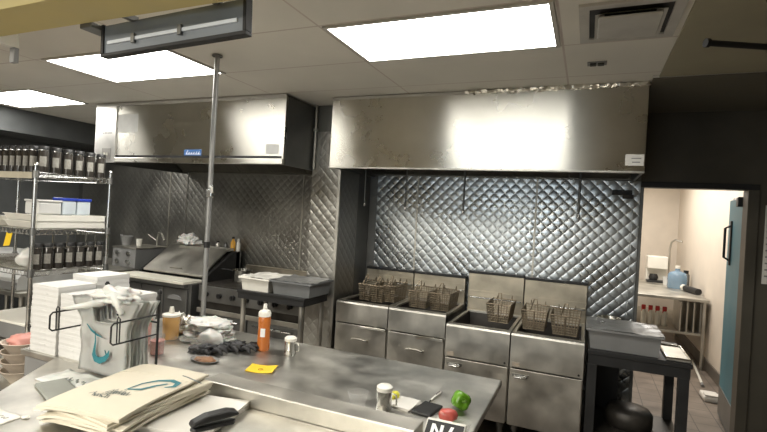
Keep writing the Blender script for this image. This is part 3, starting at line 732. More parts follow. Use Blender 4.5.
# ================================================================== ISLAND
t = thing('island_table', 'long stainless steel island worktop in front of the fryers', 'table', (-1.6, 2.13, 0))
part('worktop', G().box(-2.83, -.375, 1.645, 2.615, .865, .90, .006), WORK, t)
part('front_panel', G().box(-2.81, -.54, 1.66, 1.69, .10, .865), GPLA, t)
part('end_panel', G().box(-.55, -.52, 1.69, 2.50, .10, .865), DSTEEL, t)
part('end_panel', G().box(-2.81, -2.78, 1.69, 2.50, .10, .865), DSTEEL, t)
part('back_panel', G().box(-2.78, -.55, 2.47, 2.50, .10, .865), DSTEEL, t)
part('raised_ledge', G().box(-1.53, -.535, 1.647, 1.757, .9005, .972, .005), STEELF, t)
for lx in (-2.75, -.6):
    for ly in (1.75, 2.43): part('leg', G().cyl((lx, ly, 0), (lx, ly, .11), .025, 12), DSTEEL, t)
t = thing('pass_counter', 'stainless pass counter in the foreground carrying the takeout bags', 'counter', (-1.3, 1.1, 0))
part('top', G().prism([(-2.53, 1.643), (-2.27, 1.24), (-1.86, .62), (-.53, .62), (-.53, 1.643)], 'z', .865, .90, .004), WORK, t)
part('cabinet', G().prism([(-2.42, 1.61), (-2.20, 1.26), (-1.80, .68), (-.58, .68), (-.58, 1.61)], 'z', .0, .865), DSTEEL, t)

# pole from island to ceiling
t = thing('utility_pole', 'tall grey pole rising from the island to the ceiling', 'pole', (-2.33, 2.476, .9))
part('tube', G().cyl((-2.33, 2.476, .9005), (-2.33, 2.476, ZC - .013), .0165, 14), mat('pole_grey', (.30, .30, .29), .45, .5), t)
part('ceiling_flange', G().lathe([(.035, 0), (.035, .008), (.02, .012), (0, .012)], (-2.33, 2.476, ZC - .0125), 14), GPLA, t)
part('base_flange', G().lathe([(.045, 0), (.045, .006), (.02, .02), (.0, .02)], (-2.33, 2.476, .9003), 14), GPLA, t)
part('clamp', G().cyl((-2.33, 2.476, 1.80), (-2.33, 2.476, 1.85), .024, 12).box(-2.32, -2.285, 2.44, 2.47, 1.80, 1.845, .004).cyl((-2.29, 2.45, 1.83), (-2.275, 2.43, 1.87), .012, 10), CHROME, t)
part('collar', G().cyl((-2.33, 2.476, 1.46), (-2.33, 2.476, 1.50), .020, 12), BLACK, t)

# to-go boxes: hinged foam boxes stacked in columns
def clam(w_=.215, d=.215, h=.0298):
    t = thing('takeout_box', '', 'box', (0, 0, 0), 'white foam takeout boxes on the island')
    g = G(); k = .002
    A = lambda o, z: [g.bm.verts.new(p) for p in ((-w_ / 2 + o, -d / 2 + o, z), (w_ / 2 - o, -d / 2 + o, z), (w_ / 2 - o, d / 2 - o, z), (-w_ / 2 + o, d / 2 - o, z))]
    rings = [A(k, 0), A(.0006, h * .45), A(0, h * .5), A(.0006, h * .56), A(k * .8, h)]
    g.bm.faces.new(rings[0])
    for P_, Q_ in zip(rings, rings[1:]):
        for i in range(4): g.bm.faces.new((P_[i], P_[(i + 1) % 4], Q_[(i + 1) % 4], Q_[i]))
    g.bm.faces.new(rings[-1])
    part('shell', g, FOAM, t, local=True, smooth=10)
    part('latch', G().box(-.02, .02, -d / 2 - .0015, -d / 2 + .002, h * .38, h * .62, .001), FOAM, t, local=True)
    return t
cp = None
pos_word = {0: 'bottom', 1: 'second', 2: 'third', 3: 'fourth', 4: 'fifth', 5: 'sixth', 6: 'seventh', 7: 'eighth', 8: 'ninth', 9: 'tenth', 10: 'eleventh', 11: 'twelfth', 12: 'thirteenth', 13: 'fourteenth'}
for ci, (cx, cy, n, z0, cname) in enumerate(((-2.665, 1.765, 12, .9005, 'front left'), (-2.44, 1.775, 11, .9005, 'front right'), (-2.69, 2.0, 13, .9005, 'rear left'), (-2.465, 2.01, 10, .9005, 'rear right'))):
    for k in range(n):
        lab = 'white foam takeout box, %s of the %s stack beside the bag rack' % (('topmost' if k == n - 1 else pos_word[k]), cname)
        loc = (cx + random.uniform(-.0015, .0015), cy + random.uniform(-.0015, .0015), z0 + .0302 * k)
        rz = random.uniform(-.006, .006)
        if cp is None: cp = clam(); cp.location = loc; cp['label'] = lab; cp.rotation_euler[2] = rz
        else: dup(cp, loc, lab, rotz=rz)

# bag rack of wire with its bundle of plastic bags
t = thing('bag_rack', 'black wire rack with looped arms holding white plastic bags', 'rack', (-2.1, 1.66, .9))
def arm(x, y0, y1, z0, z1):
    g = G().tube([(x, y1, z1), (x, y0 + .012, z1), (x, y0, z1 - .012), (x, y0, z0 + .012), (x, y0 + .012, z0), (x, y1, z0)], .0042, 8)
    g.tube([(x, y0 + .03, z0), (x, y0 + .028, z1 + .015), (x - .004, y0 + .036, z1 + .025), (x, y0 + .042, z1 + .015), (x, y0 + .043, z0)], .003, 6)
    return g
part('arm', arm(-1.895, 1.467, 1.715, 1.105, 1.20), BLACK, t)
part('arm', arm(-2.265, 1.437, 1.715, 1.12, 1.205), BLACK, t)
for x in (-1.895, -2.265):
    p = part('post', G().cyl((x, 1.718, .905), (x, 1.718, 1.30), .006, 10), BLACK, t)
    part('knob', G().lathe([(0, 0), (.010, .004), (.012, .014), (.006, .024), (0, .025)], (x, 1.718, 1.297), 12), BLACK, p)
part('cross_bar', G().cyl((-2.265, 1.718, 1.16), (-1.895, 1.718, 1.16), .005, 8), BLACK, t)
part('base', G().box(-2.29, -1.87, 1.700, 1.735, .9005, .906, .001), BLACK, t)
def bag_sheet(seed, w0=.315, h=.36):
    g = G(); nx, nz = 18, 22; V = {}
    def pos(i, j):
        u = i / nx * 2 - 1; v = j / nz
        ww = w0 / 2 * (1 - .10 * v + .05 * math.sin(v * 3))
        x = u * ww; z = v * h
        y = .007 * noise.noise(Vector((u * 3.2, v * 2.0, seed))) + .010 * noise.noise(Vector((u * 1.2, v * 5, seed + 4))) - .016 * math.exp(-((v - .35) / .25) ** 2) * (1 - u * u)
        if v > .66: x += math.copysign((v - .66) * -.15, u); y += (v - .66) * .08 * math.sin(u * 8)
        return Vector((x, y, z))
    for i in range(nx + 1):
        for j in range(nz + 1): V[i, j] = g.bm.verts.new(pos(i, j))
    for i in range(nx):
        for j in range(nz):
            u = (i + .5) / nx * 2 - 1; v = (j + .5) / nz
            if v > .68 and abs(u) < .42: continue
            g.bm.faces.new((V[i, j], V[i + 1, j], V[i + 1, j + 1], V[i, j + 1]))
    for v in [q for q in g.bm.verts if not q.link_faces]: g.bm.verts.remove(v)
    r = bmesh.ops.solidify(g.bm, geom=list(g.bm.faces), thickness=.004)
    return g
def logo_hook(g, ox, oz, s, y):
    """hook shaped emblem; strokes as thin ribbons standing just off the surface"""
    def ribbon(pts, wd):
        pts = [Vector((ox + p[0] * s, 0, oz + p[1] * s)) for p in pts]
        L_ = []; 
        for i, p in enumerate(pts):
            tt = (pts[min(i + 1, len(pts) - 1)] - pts[max(i - 1, 0)]).normalized(); nn = Vector((-tt.z, 0, tt.x))
            ww = wd[i] * s / 2
            L_.append((p + nn * ww, p - nn * ww))
        for (a, b), (c, d) in zip(L_, L_[1:]):
            f = []
            for q in (a, b, d, c): f.append(g.bm.verts.new((q.x, y, q.z)))
            g.bm.faces.new(f)
    ribbon([(-.35, 1.0), (-.30, .6), (-.34, .25), (-.36, 0), (-.25, -.16), (.0, -.20), (.3, -.08), (.5, .12), (.56, .32)], [.05, .08, .14, .24, .30, .28, .24, .16, .04])
    ribbon([(.40, .12), (.30, .30), (.36, .20)], [.10, .05, .08])
    ribbon([(-.9, 1.25), (-.6, 1.02), (-.2, .86), (.12, .8)], [.05, .10, .08, .03])
    return g
bag0 = None
for k in range(7):
    lab = 'white plastic bag, %s in the rack bundle' % ('frontmost with a teal hook emblem' if k == 0 else pos_word[k] + ' from the front')
    t = thing('plastic_bag', lab, 'bag', (-2.085 + .003 * k, 1.575 + .0175 * k, .912), 'plastic bags on the wire rack')
    part('film', bag_sheet(k * 3.1 + 1), BAG, t, local=True, smooth=180)
    if k == 0:
        part('emblem', logo_hook(G(), .02, .10, .11, -.0290), INK, t, 'teal hook shaped emblem', local=True)
# handles gathered over the rack top
t = thing('plastic_bag', 'crumpled white plastic bag heaped on top of the wire rack', 'bag', (-2.08, 1.62, 1.25))
g = G()
g.blob((-2.06, 1.62, 1.285), .12, .055, .035, .7, 2.2, 12, 4)
g.tube([(-2.16, 1.62, 1.27), (-2.10, 1.60, 1.31), (-2.02, 1.58, 1.29), (-1.95, 1.56, 1.22)], [.02, .028, .025, .012], 10)
g.tube([(-2.28, 1.50, 1.212), (-2.2, 1.55, 1.23), (-2.12, 1.6, 1.25)], [.008, .014, .02], 8)
part('film', g, BAG, t, smooth=180)
t = thing('plastic_bag', 'flattened white bag with grey print lying at the foot of the rack', 'bag', (-2.1, 1.50, .9005))
f = lambda x, y: .9015 + .012 * abs(noise.noise(Vector((x * 11, y * 11, 3)))) + .008 * abs(noise.noise(Vector((x * 26, y * 20, 8))))
part('film', G().sheet(-2.29, -1.93, 1.40, 1.56, 26, 14, f, lambda x, y: .9006), BAG, t, smooth=180)
g = G()
for k in range(16):
    x = -2.14 + .014 * k; y = 1.44 + .01 * math.sin(k * 1.9); z = .924 
    g.tube([(x, y, z), (x + .006, y + .012, z), (x + .012, y - .006, z)], .0012, 4)
part('print', g, GINK, t)

# grey board, printed sheet at the lower left
M = Matrix.Translation((-2.03, 1.345, .9005)) @ Matrix.Rotation(math.radians(-20), 4, 'Z')
tag(part('cutting_board', G().box(-.175, .175, -.055, .065, 0, .014, .005, M=M), GBOARD, None, loc=(-2.03, 1.345, .9005)), 'small grey cutting board on the pass counter before the bag rack', 'board')
t = thing('napkin', 'crumpled white printed wrapper at the lower left corner of the counter', 'wrapper', (-1.98, 1.13, .9005))
f = lambda x, y: .903 + .010 * abs(noise.noise(Vector((x * 14, y * 14, 5))))
part('sheet', G().sheet(-2.09, -1.93, 1.02, 1.145, 14, 12, f, lambda x, y: .9006), PAPER, t, smooth=180)
g = G()
for k in range(9):
    g.tube([(-2.07 + .015 * k, 1.09 + .006 * math.sin(2.3 * k), .914), (-2.062 + .015 * k, 1.10 - .006 * math.sin(3.1 * k), .914)], .0013, 4)
part('print', g, GINK, t)
tag(part('paper_scrap', G().blob((-1.915, 1.145, .906), .016, .012, .006, .5, 2, 2, 2, flat=.9005), PAPER, None, loc=(-1.915, 1.145, .9005)), 'tiny white paper scrap right of the crumpled wrapper', 'scrap')

# stack of cream paper bags with printed emblem
BW, BD = .385, .46
def bend(x, y):
    return -.014 * max(0, (-y - .06) / .17) ** 1.6 + .004 * math.sin(x * 9 + 1) - .016 * max(0, (-x - .10) / .09) ** 2
def paper_bag(seed, th=.0085):
    g = G()
    wob = lambda x, y: .0016 * noise.noise(Vector((x * 9, y * 9, seed)))
    g.sheet(-BW / 2, BW / 2, -BD / 2, BD / 2, 18, 20, lambda x, y: bend(x, y) + th + wob(x, y), lambda x, y: bend(x, y))
    return g
NB = 8
bx, by, rz = -1.635, 1.365, math.radians(5)
for k in range(NB):
    top = k == NB - 1
    lab = 'cream paper bag, %s of the flat pile on the counter' % ('topmost with the teal emblem' if top else pos_word[k] + (' from the bottom' if k else ''))
    t = thing('paper_bag', lab, 'bag', (bx + random.uniform(-.012, .012) * (k > 0), by + random.uniform(-.014, .014), .9005 + .045 + .0102 * k - .045 * 0 ), 'flat cream paper bags on the counter', rz + random.uniform(-.05, .05) * (k < NB - 1) - (.13 if k in (4, 5) else 0))
    t.location.z = .9400 - .0 + .0102 * k
    part('paper', paper_bag(k * 2.7), CREAM, t, local=True, smooth=60)
    part('bottom_fold', G().sheet(-BW / 2 + .004, BW / 2 - .004, BD / 2 - .11, BD / 2 - .004, 12, 4, lambda x, y: bend(x, y) + .0100, lambda x, y: bend(x, y) + .0078), CREAM, t, local=True)
    if top:
        def rib(g, pts, wd):
            pts = [(p[0] + .045, p[1] - .03) for p in pts]
            L_ = []
            for i, p in enumerate(pts):
                a = Vector(pts[max(i - 1, 0)]); b = Vector(pts[min(i + 1, len(pts) - 1)]); tt = (b - a).normalized(); nn = Vector((-tt.y, tt.x)) * wd[i] / 2
                L_.append((Vector(p) + nn, Vector(p) - nn))
            for (a, b), (c, d) in zip(L_, L_[1:]):
                g.bm.faces.new([g.bm.verts.new((q.x, q.y, bend(q.x, q.y) + .0108)) for q in (a, b, d, c)])
        g = G()
        rib(g, [(-.01, -.03), (.00, .05), (.03, .10), (.075, .125), (.115, .115), (.125, .08), (.10, .055)], [.004, .010, .018, .026, .026, .020, .006])
        rib(g, [(-.005, -.02), (.04, .0), (.06, .05), (.085, .09)], [.010, .016, .014, .010])
        part('emblem', g, INK, t, 'teal hook shaped emblem', local=True)
        g = G()
        rib(g, [(.07, .19), (.10, .185), (.19, .16)], [.008, .009, .008])
        part('printed_line', g, GINK, t, 'thin grey printed line', local=True); g = G()
        for k2 in range(7):
            x = -.045 + .012 * k2
            rib(g, [(x - .01, -.075 - .01 * math.sin(k2)), (x, -.04 + .008 * math.sin(k2 * 2.1)), (x + .012, -.07), (x + .018, -.05)], [.005, .006, .005, .004])
            rib(g, [(x - .06, -.10 + .012 * math.sin(k2 * 1.7)), (x - .045, -.09 + .012 * math.cos(k2 * 2.3)), (x - .035, -.11)], [.004, .005, .004])
        part('lettering', g, GINK, t, 'grey curly lettering', local=True)
for k in range(5):
    lab = 'white paper sheet, %s of the pile under the black stapler' % ('topmost' if k == 4 else pos_word[k] + (' from the bottom' if k else ''))
    t = tag(part('paper_sheet', G().sheet(-.15, .15, -.17, .17, 8, 8, lambda x, y: .0045 + .0012 * math.sin(x * 20 + k), lambda x, y: 0.0 + .0008 * math.sin(x * 20 + k)), PAPER, None), lab, 'paper', 'white sheets under the stapler')
    t.location = (-1.40 + .006 * k + random.uniform(-.004, .004), 1.465 - .003 * k, .9006 + .0062 * k); t.rotation_euler = (0, 0, math.radians(8 + k * 1.2))
t = thing('stapler', 'black stapler lying on the white paper sheets', 'stapler', (-1.225, 1.385, .933), None, math.radians(60))
part('base', G().prism([(-.085, 0), (-.07, -.018), (.07, -.02), (.085, 0), (.07, .02), (-.07, .018)], 'z', 0, .014, .005), BLACK, t, local=True)
part('upper_arm', G().prism([(-.085, .016), (-.08, .034), (-.03, .052), (.05, .056), (.085, .046), (.09, .034), (.05, .03), (-.04, .026)], 'y', -.026, .026, .008), BLACK, t, local=True)

# ------------------------------------------------------------------ small things on the island
ZT = .9005
t = thing('squeeze_bottle', 'clear squeeze bottle of orange sauce with a white cap on the island', 'bottle', (-1.74, 2.355, ZT))
c = (-1.74, 2.355, ZT)
part('body', G().lathe([(0, 0), (.034, 0), (.037, .008), (.036, .10), (.034, .13), (.036, .16), (.036, .195), (.030, .205), (0, .205)], c, 24), SAUCE, t)
cpn = part('cap', G().lathe([(.037, .202), (.037, .225), (.030, .235), (.013, .243), (.009, .275), (.006, .277), (0, .277)], c, 20), WPLA, t)
part('label_patch', G().prism([(.0372 * math.sin(a), -.0372 * math.cos(a)) for a in [i * .11 + .05 for i in range(8)]] + [(.0366 * math.sin(a), -.0366 * math.cos(a)) for a in [i * .11 + .05 for i in range(7, -1, -1)]], 'z', .085, .135).xf(Matrix.Translation(c)), WHITE, t, 'white date label')
def shaker(x, y, label, lid):
    t = thing('shaker', label, 'shaker', (x, y, ZT), 'steel shakers on the island')
    c = (x, y, ZT)
    part('body', G().lathe([(0, 0), (.033, 0), (.035, .004), (.034, .088), (0, .088)], c, 24), CHROME, t)
    part('lid', G().lathe([(.0355, .082), (.0355, .098), (.025, .106), (0, .108)], c, 24), lid, t)
    part('handle', G().tube([(x + .034, y, ZT + .075), (x + .056, y, ZT + .07), (x + .058, y, ZT + .03), (x + .034, y, ZT + .022)], .004, 8), STEEL, t)
    return t
shaker(-1.555, 2.365, 'steel shaker with handle beside the orange squeeze bottle', WPLA)
shaker(-.775, 1.935, 'steel shaker with a pale lid near the green pepper', WPLA)
t = thing('sticky_note', 'yellow note lying on the island worktop', 'note', (-1.53, 2.07, ZT))
f = lambda x, y: ZT + .002 + .004 * abs((x + 1.53) * 10) ** 2
g = G().sheet(-.07, .07, -.06, .06, 8, 8, lambda x, y: .0022 + 1.2 * x * x, lambda x, y: .0004 + 1.2 * x * x).xf(Matrix.Rotation(math.radians(20), 4, 'Z'))
part('paper', g, YTAG, t, local=True, smooth=60)
part('print_mark', G().tube([(.012 * math.cos(a * PI / 5) + .0, .012 * math.sin(a * PI / 5) - .01, .0032) for a in range(10)], .002, 5, closed=True), mat('note_ink', (.55, .30, .02), .6), t, local=True)
# left group: cloth pile, gloves, containers
t = thing('bag_pile', 'pile of folded white plastic bags on the island behind the bag rack', 'bag', (-2.10, 2.29, ZT))
for k in range(4):
    g = G().blob((-2.135 + .004 * k, 2.32, ZT + .02 + .031 * k), .16 - .008 * k, .12 - .006 * k, .030, .35, 2.4, 20 + k, 4, flat=ZT)
    part('folded_bag', g, BAG, t, smooth=180)
part('gathered_end', G().blob((-2.04, 2.235, ZT + .05), .085, .055, .055, .3, 2, 33, 3, flat=ZT), BAG, t, smooth=180)
def glove(x, y, rz, seed, label):
    t = thing('rubber_glove', label, 'glove', (x, y, ZT), 'black gloves on the island', rz)
    g = G().blob((0, 0, .022), .065, .05, .026, .5, 2.2, seed, 4, flat=.0)
    part('palm', g, GLOVE, t, local=True, smooth=180)
    for k in range(4):
        a = -.5 + k * .36; L_ = (.075, .085, .082, .066)[k]
        p0 = Vector((.045, -.03 + .02 * k, .018)); d = Vector((math.cos(a), math.sin(a), 0))
        part('finger', G().tube([p0, p0 + d * L_ * .4 + Vector((0, 0, .016)), p0 + d * L_ * .75 + Vector((0, .006, .010)), p0 + d * L_ + Vector((0, 0, -.004))], [.013, .0125, .012, .007], 8), GLOVE, t, local=True, smooth=180)
    part('thumb', G().tube([(-.005, -.04, .018), (.02, -.065, .028), (.045, -.075, .014)], [.014, .013, .008], 8), GLOVE, t, local=True, smooth=180)
    part('cuff', G().blob((-.07, .01, .018), .035, .045, .018, .5, 2.6, seed + 5, 3, flat=.0), GLOVE, t, local=True, smooth=180)
    return t
glove(-1.965, 2.13, .4, 3, 'left crumpled black glove on the island before the white bag pile')
glove(-1.86, 2.27, .2, 8, 'right crumpled black glove on the island nearer the squeeze bottle')
def deli(x, y, r, h, m, label, name='sauce_container', fill=.8, capm=WPLA, cat='container'):
    t = thing(name, label, cat, (x, y, ZT)); c = (x, y, ZT)
    part('contents', G().lathe([(0, .003), (r * .90, .003), (r * .97, h * fill), (0, h * fill)], c, 24), m, t)
    part('wall', G().lathe([(r * .93, 0), (r * 1.02, h), (r * 1.0, h), (r * .915, .002)], c, 24), CLEAR, t)
    part('lid', G().lathe([(r * 1.06, h - .006), (r * 1.06, h + .006), (r * .9, h + .008), (r * .35, h + .012), (r * .22, h + .05), (0, h + .052)] if name == 'dispenser_bottle' else [(r * 1.06, h - .006), (r * 1.06, h + .006), (r * .9, h + .008), (0, h + .008)], c, 24), capm, t)
    return t
deli(-2.345, 2.225, .052, .15, AMBER, 'wide bottle of amber sauce with a pale pointed cap behind the rack', 'dispenser_bottle', .95)
deli(-2.165, 1.965, .038, .105, PINK, 'small clear bottle of red sauce beside the hanging bags', 'dispenser_bottle', .75, CLEAR)
deli(-2.36, 2.04, .042, .15, PINK, 'pink tub standing just behind the wire rack post', 'sauce_container', .92, PINK)
tag(part('foil_ball', G().blob((-2.42, 2.36, ZT + .09), .045, .04, .035, .7, 3, 5, 3).blob((-2.35, 2.38, ZT + .085), .035, .03, .03, .7, 3, 6, 3).blob((-2.40, 2.37, ZT + .028), .07, .05, .03, .5, 3, 7, 3, flat=ZT), FOIL, None, loc=(-2.4, 2.36, ZT)), 'crumpled heap of silver foil behind the amber sauce bottle', 'foil')
t = thing('clear_tray', 'clear plastic tray behind the pile of paper bags', 'tray', (-2.06, 2.0, ZT))
g = G()
A = [(-2.12, 1.94), (-1.95, 1.97), (-1.98, 2.12), (-2.15, 2.09)]
lo = [g.bm.verts.new((p[0], p[1], ZT + .001)) for p in A]; hi = [g.bm.verts.new((p[0] * 1.04 + 2.05 * .04, p[1] * 1.04 - 2.03 * .04, ZT + .07)) for p in A]
g.bm.faces.new(lo)
for i in range(4): g.bm.faces.new((lo[i], lo[(i + 1) % 4], hi[(i + 1) % 4], hi[i]))
part('shell', g, CLEAR, t)
part('rim', G().tube([v for v in [(p[0] * 1.04 + 2.05 * .04, p[1] * 1.04 - 2.03 * .04, ZT + .07) for p in A]], .003, 6, closed=True), CLEAR, t)
t = thing('food_plate', 'small flat dish of browned food beside the black gloves', 'dish', (-1.875, 2.03, ZT))
part('dish', G().lathe([(0, 0), (.05, 0), (.07, .012), (.066, .012), (.048, .003), (0, .003)], (-1.865, 2.015, ZT), 20, 1.25, .8), GPLA, t)
part('food', G().blob((-1.865, 2.015, ZT + .008), .062, .036, .012, .4, 3, 2, 3, flat=ZT + .003), BROWN, t)
# right group
t = thing('deli_cup', 'empty clear plastic cup left of the steel shaker', 'cup', (-.895, 1.90, ZT))
part('wall', G().lathe([(0, .001), (.032, .001), (.045, .062), (.047, .062), (.047, .066), (.043, .066), (.030, .003), (0, .003)], (-.885, 1.90, ZT), 24), CLEAR, t)
t = thing('lemon_wedge', 'yellow wedge right behind the steel shaker lid', 'fruit', (-.755, 2.07, ZT))
part('rind', G().blob((-.775, 2.065, ZT + .018), .022, .03, .018, .1, 2, 1, 3, flat=ZT), LIME, t)
t = thing('paper_napkin', 'folded white napkins on the island beside the phone', 'napkin', (-.715, 2.03, ZT), None, math.radians(-10))
for k in range(3):
    part('napkin_fold', G().box(-.055, .055, -.065, .065, .0005 + .003 * k, .003 + .003 * k, .0008, M=Matrix.Rotation(.06 * k, 4, 'Z')), PAPER, t, local=True)
t = thing('pen', 'grey pen lying on the island near the green pepper', 'pen', (-.615, 2.19, ZT), None, math.radians(86))
part('barrel', G().cyl((-.07, 0, .006), (.06, 0, .006), .0058, 10), WPLA, t, local=True)
part('tip', G().cyl((-.07, 0, .006), (-.088, 0, .006), .0045, 8, .001), BLACK, t, local=True)
part('clip', G().box(.0, .055, -.0015, .0015, .0118, .0135), CHROME, t, local=True)
t = thing('phone', 'black phone lying face up on the island before the red tomato', 'phone', (-.603, 2.02, ZT), None, math.radians(-8))
part('case', G().box(-.045, .045, -.07, .07, 0, .012, .005), BLACK, t, local=True)
part('screen', G().box(-.040, .040, -.064, .064, .0115, .0128), mat('phone_glass', (.008, .008, .008), .5), t, local=True)
t = thing('bell_pepper', 'green bell pepper at the right end of the island', 'vegetable', (-.475, 2.10, ZT), None, .5)
Mx = Matrix.Translation((0, 0, .0445)) @ Matrix.Rotation(math.radians(78), 4, 'X') @ Matrix.Rotation(.3, 4, 'Z')
part('flesh', G().lathe([(0, -.042), (.018, -.048), (.032, -.040), (.039, -.015), (.040, .012), (.034, .038), (.020, .046), (.008, .040), (0, .036)], (0, 0, 0), 32, flute=.09, nf=4).xf(Mx), GREEN, t, local=True, smooth=180)
part('stem', G().tube([(0, 0, .036), (.002, .002, .052), (.008, .004, .062)], [.007, .005, .006], 8).xf(Mx), mat('stem_green', (.10, .20, .03), .5), t, local=True)
t = thing('tomato_half', 'red tomato piece in front of the green pepper on the island', 'vegetable', (-.495, 1.965, ZT), None, .4)
part('flesh', G().lathe([(0, 0), (.02, 0), (.034, .012), (.036, .026), (.028, .042), (.012, .048), (0, .046)], (0, 0, 0), 24, 1.15, .9, flute=.04, nf=5), TOMATO, t, local=True, smooth=180)
part('cut_face', G().blob((-.022, -.006, .036), .015, .016, .008, .2, 3, 3, 2), mat('tomato_pale', (.60, .26, .22), .4), t, local=True)
t = thing('label_box', 'black and white box with white letters beside the ledge end', 'box', (-.452, 1.765, ZT), None, math.radians(2))
part('body', G().prism([(-.055, 0), (.03, 0), (.03, .074), (.018, .074), (-.055, .028)], 'x', -.075, .075, .003), WPLA, t, local=True)
ML = Matrix.Translation((0, -.0195, .0522)) @ Matrix.Rotation(math.atan2(.046, .073), 4, 'X')
fp = part('face', G().box(-.070, .070, -.038, .036, -.001, .0012).xf(ML), BLACK, t, 'black slanted face with large white letters', local=True)
for p in ([(-.050, -.030), (-.050, .022), (-.038, .022), (-.016, -.012), (-.016, .022), (-.004, .022), (-.004, -.030), (-.016, -.030), (-.038, .004), (-.038, -.030)], [(.010, -.030), (.022, .022), (.034, .022), (.022, -.030)]):
    part('letter', G().prism(p, 'z', .0013, .0022).xf(ML), WHITE, fp, local=True)
t = thing('clear_cup', 'small clear plastic cup right of the black lettered box', 'cup', (-.40, 1.86, ZT))
part('wall', G().lathe([(0, .001), (.022, .001), (.030, .045), (.032, .045), (.028, .048), (.020, .003), (0, .003)], (-.408, 1.875, ZT), 20), CLEAR, t)

# ================================================================== CEILING THINGS
t = thing('air_vent', 'square ceiling air vent with a stepped frame at the top right', 'vent', (.13, 2.54, ZC))
x0, x1, y0, y1 = -.09, .345, 2.32, 2.79
g = G()
for o, zz in ((0, .014), ):
    g.box(x0, x1, y0, y0 + .045, ZC - .014, ZC - .0005).box(x0, x1, y1 - .045, y1, ZC - .014, ZC - .0005).box(x0, x0 + .045, y0 + .045, y1 - .045, ZC - .014, ZC - .0005).box(x1 - .045, x1, y0 + .045, y1 - .045, ZC - .014, ZC - .0005)
part('frame', g, TBAR, t)
part('throat', G().box(x0 + .045, x1 - .045, y0 + .045, y1 - .045, ZC - .003, ZC - .0005), BLACK, t)
g = G(); a = .06
A = lambda o, zz: [g.bm.verts.new(p) for p in ((x0 + o, y0 + o, zz), (x1 - o, y0 + o, zz), (x1 - o, y1 - o, zz), (x0 + o, y1 - o, zz))]
R1 = A(.07, ZC - .028); R2 = A(.11, ZC - .006)
for i in range(4): g.bm.faces.new((R1[i], R1[(i + 1) % 4], R2[(i + 1) % 4], R2[i]))
part('deflector', g, TBAR, t)
part('center_plate', G().box(x0 + .085, x1 - .085, y0 + .10, y1 - .10, ZC - .034, ZC - .024, .004), TBAR, t)
t = thing('smoke_sensor', 'tiny square sensor on the ceiling above the fryer hood', 'sensor', (0, 3.187, ZC))
part('plate', G().box(-.055, .055, 3.15, 3.225, ZC - .006, ZC - .0005, .002), GPLA, t)
part('button', G().box(-.04, -.005, 3.165, 3.21, ZC - .014, ZC - .006, .002).box(.005, .04, 3.165, 3.21, ZC - .014, ZC - .006, .002), BLACK, t)
t = thing('hanging_rod', 'short dark rod hanging below the ceiling at the upper right', 'rod', (.6, 2.55, 2.6))
p0 = Vector((.452, 2.527, 2.6)); p1 = Vector((.80, 2.688, 2.6))
part('bar', G().cyl(p0, p1, .014, 12), BLACK, t)
part('end_cap', G().cyl(p0 - (p1 - p0).normalized() * .012, p0 + (p1 - p0).normalized() * .004, .020, 12), BLACK, t)
part('hanger', G().cyl(p1 - Vector((.01, 0, 0)), p1 + Vector((-.01, 0, ZC - 2.6 - .001)), .008, 8), BLACK, t)
# ticket lamp hanging from the yellow header
t = thing('ticket_lamp', 'grey hanging lamp housing with a pale strip under the yellow header', 'lamp', (-1.40, 1.25, 2.30)); lampt = t
g = G().box(-1.752, -1.065, 1.255, 1.275, 2.31, 2.425, .003)
part('housing', g, mat('lamp_housing', (.20, .22, .24), .5, .5), t)
part('frame', G().box(-1.755, -1.062, 1.248, 1.282, 2.303, 2.316, .002).box(-1.075, -1.062, 1.248, 1.282, 2.316, 2.428, .002).box(-1.755, -1.742, 1.248, 1.262, 2.316, 2.428, .002), BLACK, t)
part('strip', G().box(-1.72, -1.10, 1.249, 1.256, 2.349, 2.362, .001), mat('lamp_strip', (.62, .66, .70), .4), t, 'pale strip along the middle')
for x in (-1.58, -1.35):
    part('clip', G().box(x - .008, x + .008, 1.243, 1.252, 2.337, 2.373, .001), DSTEEL, t)
part('bracket', G().box(-1.815, -1.75, 1.205, 1.29, 2.405, 2.425, .003), DSTEEL, t)
for hx in (-1.60, -1.20): part('hanger', G().box(hx, hx + .02, 1.2005, 1.27, 2.42, 2.44), DSTEEL, t)
lampt.rotation_euler = (0, -.035, 0)
t = thing('hook_bracket', 'small hanging bracket with a pale top at the upper left', 'bracket', (-2.33, 1.26, 2.315))
part('plate', G().box(-2.345, -2.312, 1.255, 1.275, 2.315, 2.38, .002), GPLA, t)
part('clip', G().prism([(-2.345, 2.38), (-2.312, 2.38), (-2.325, 2.45), (-2.345, 2.45)], 'y', 1.203, 1.275), WPLA, t)

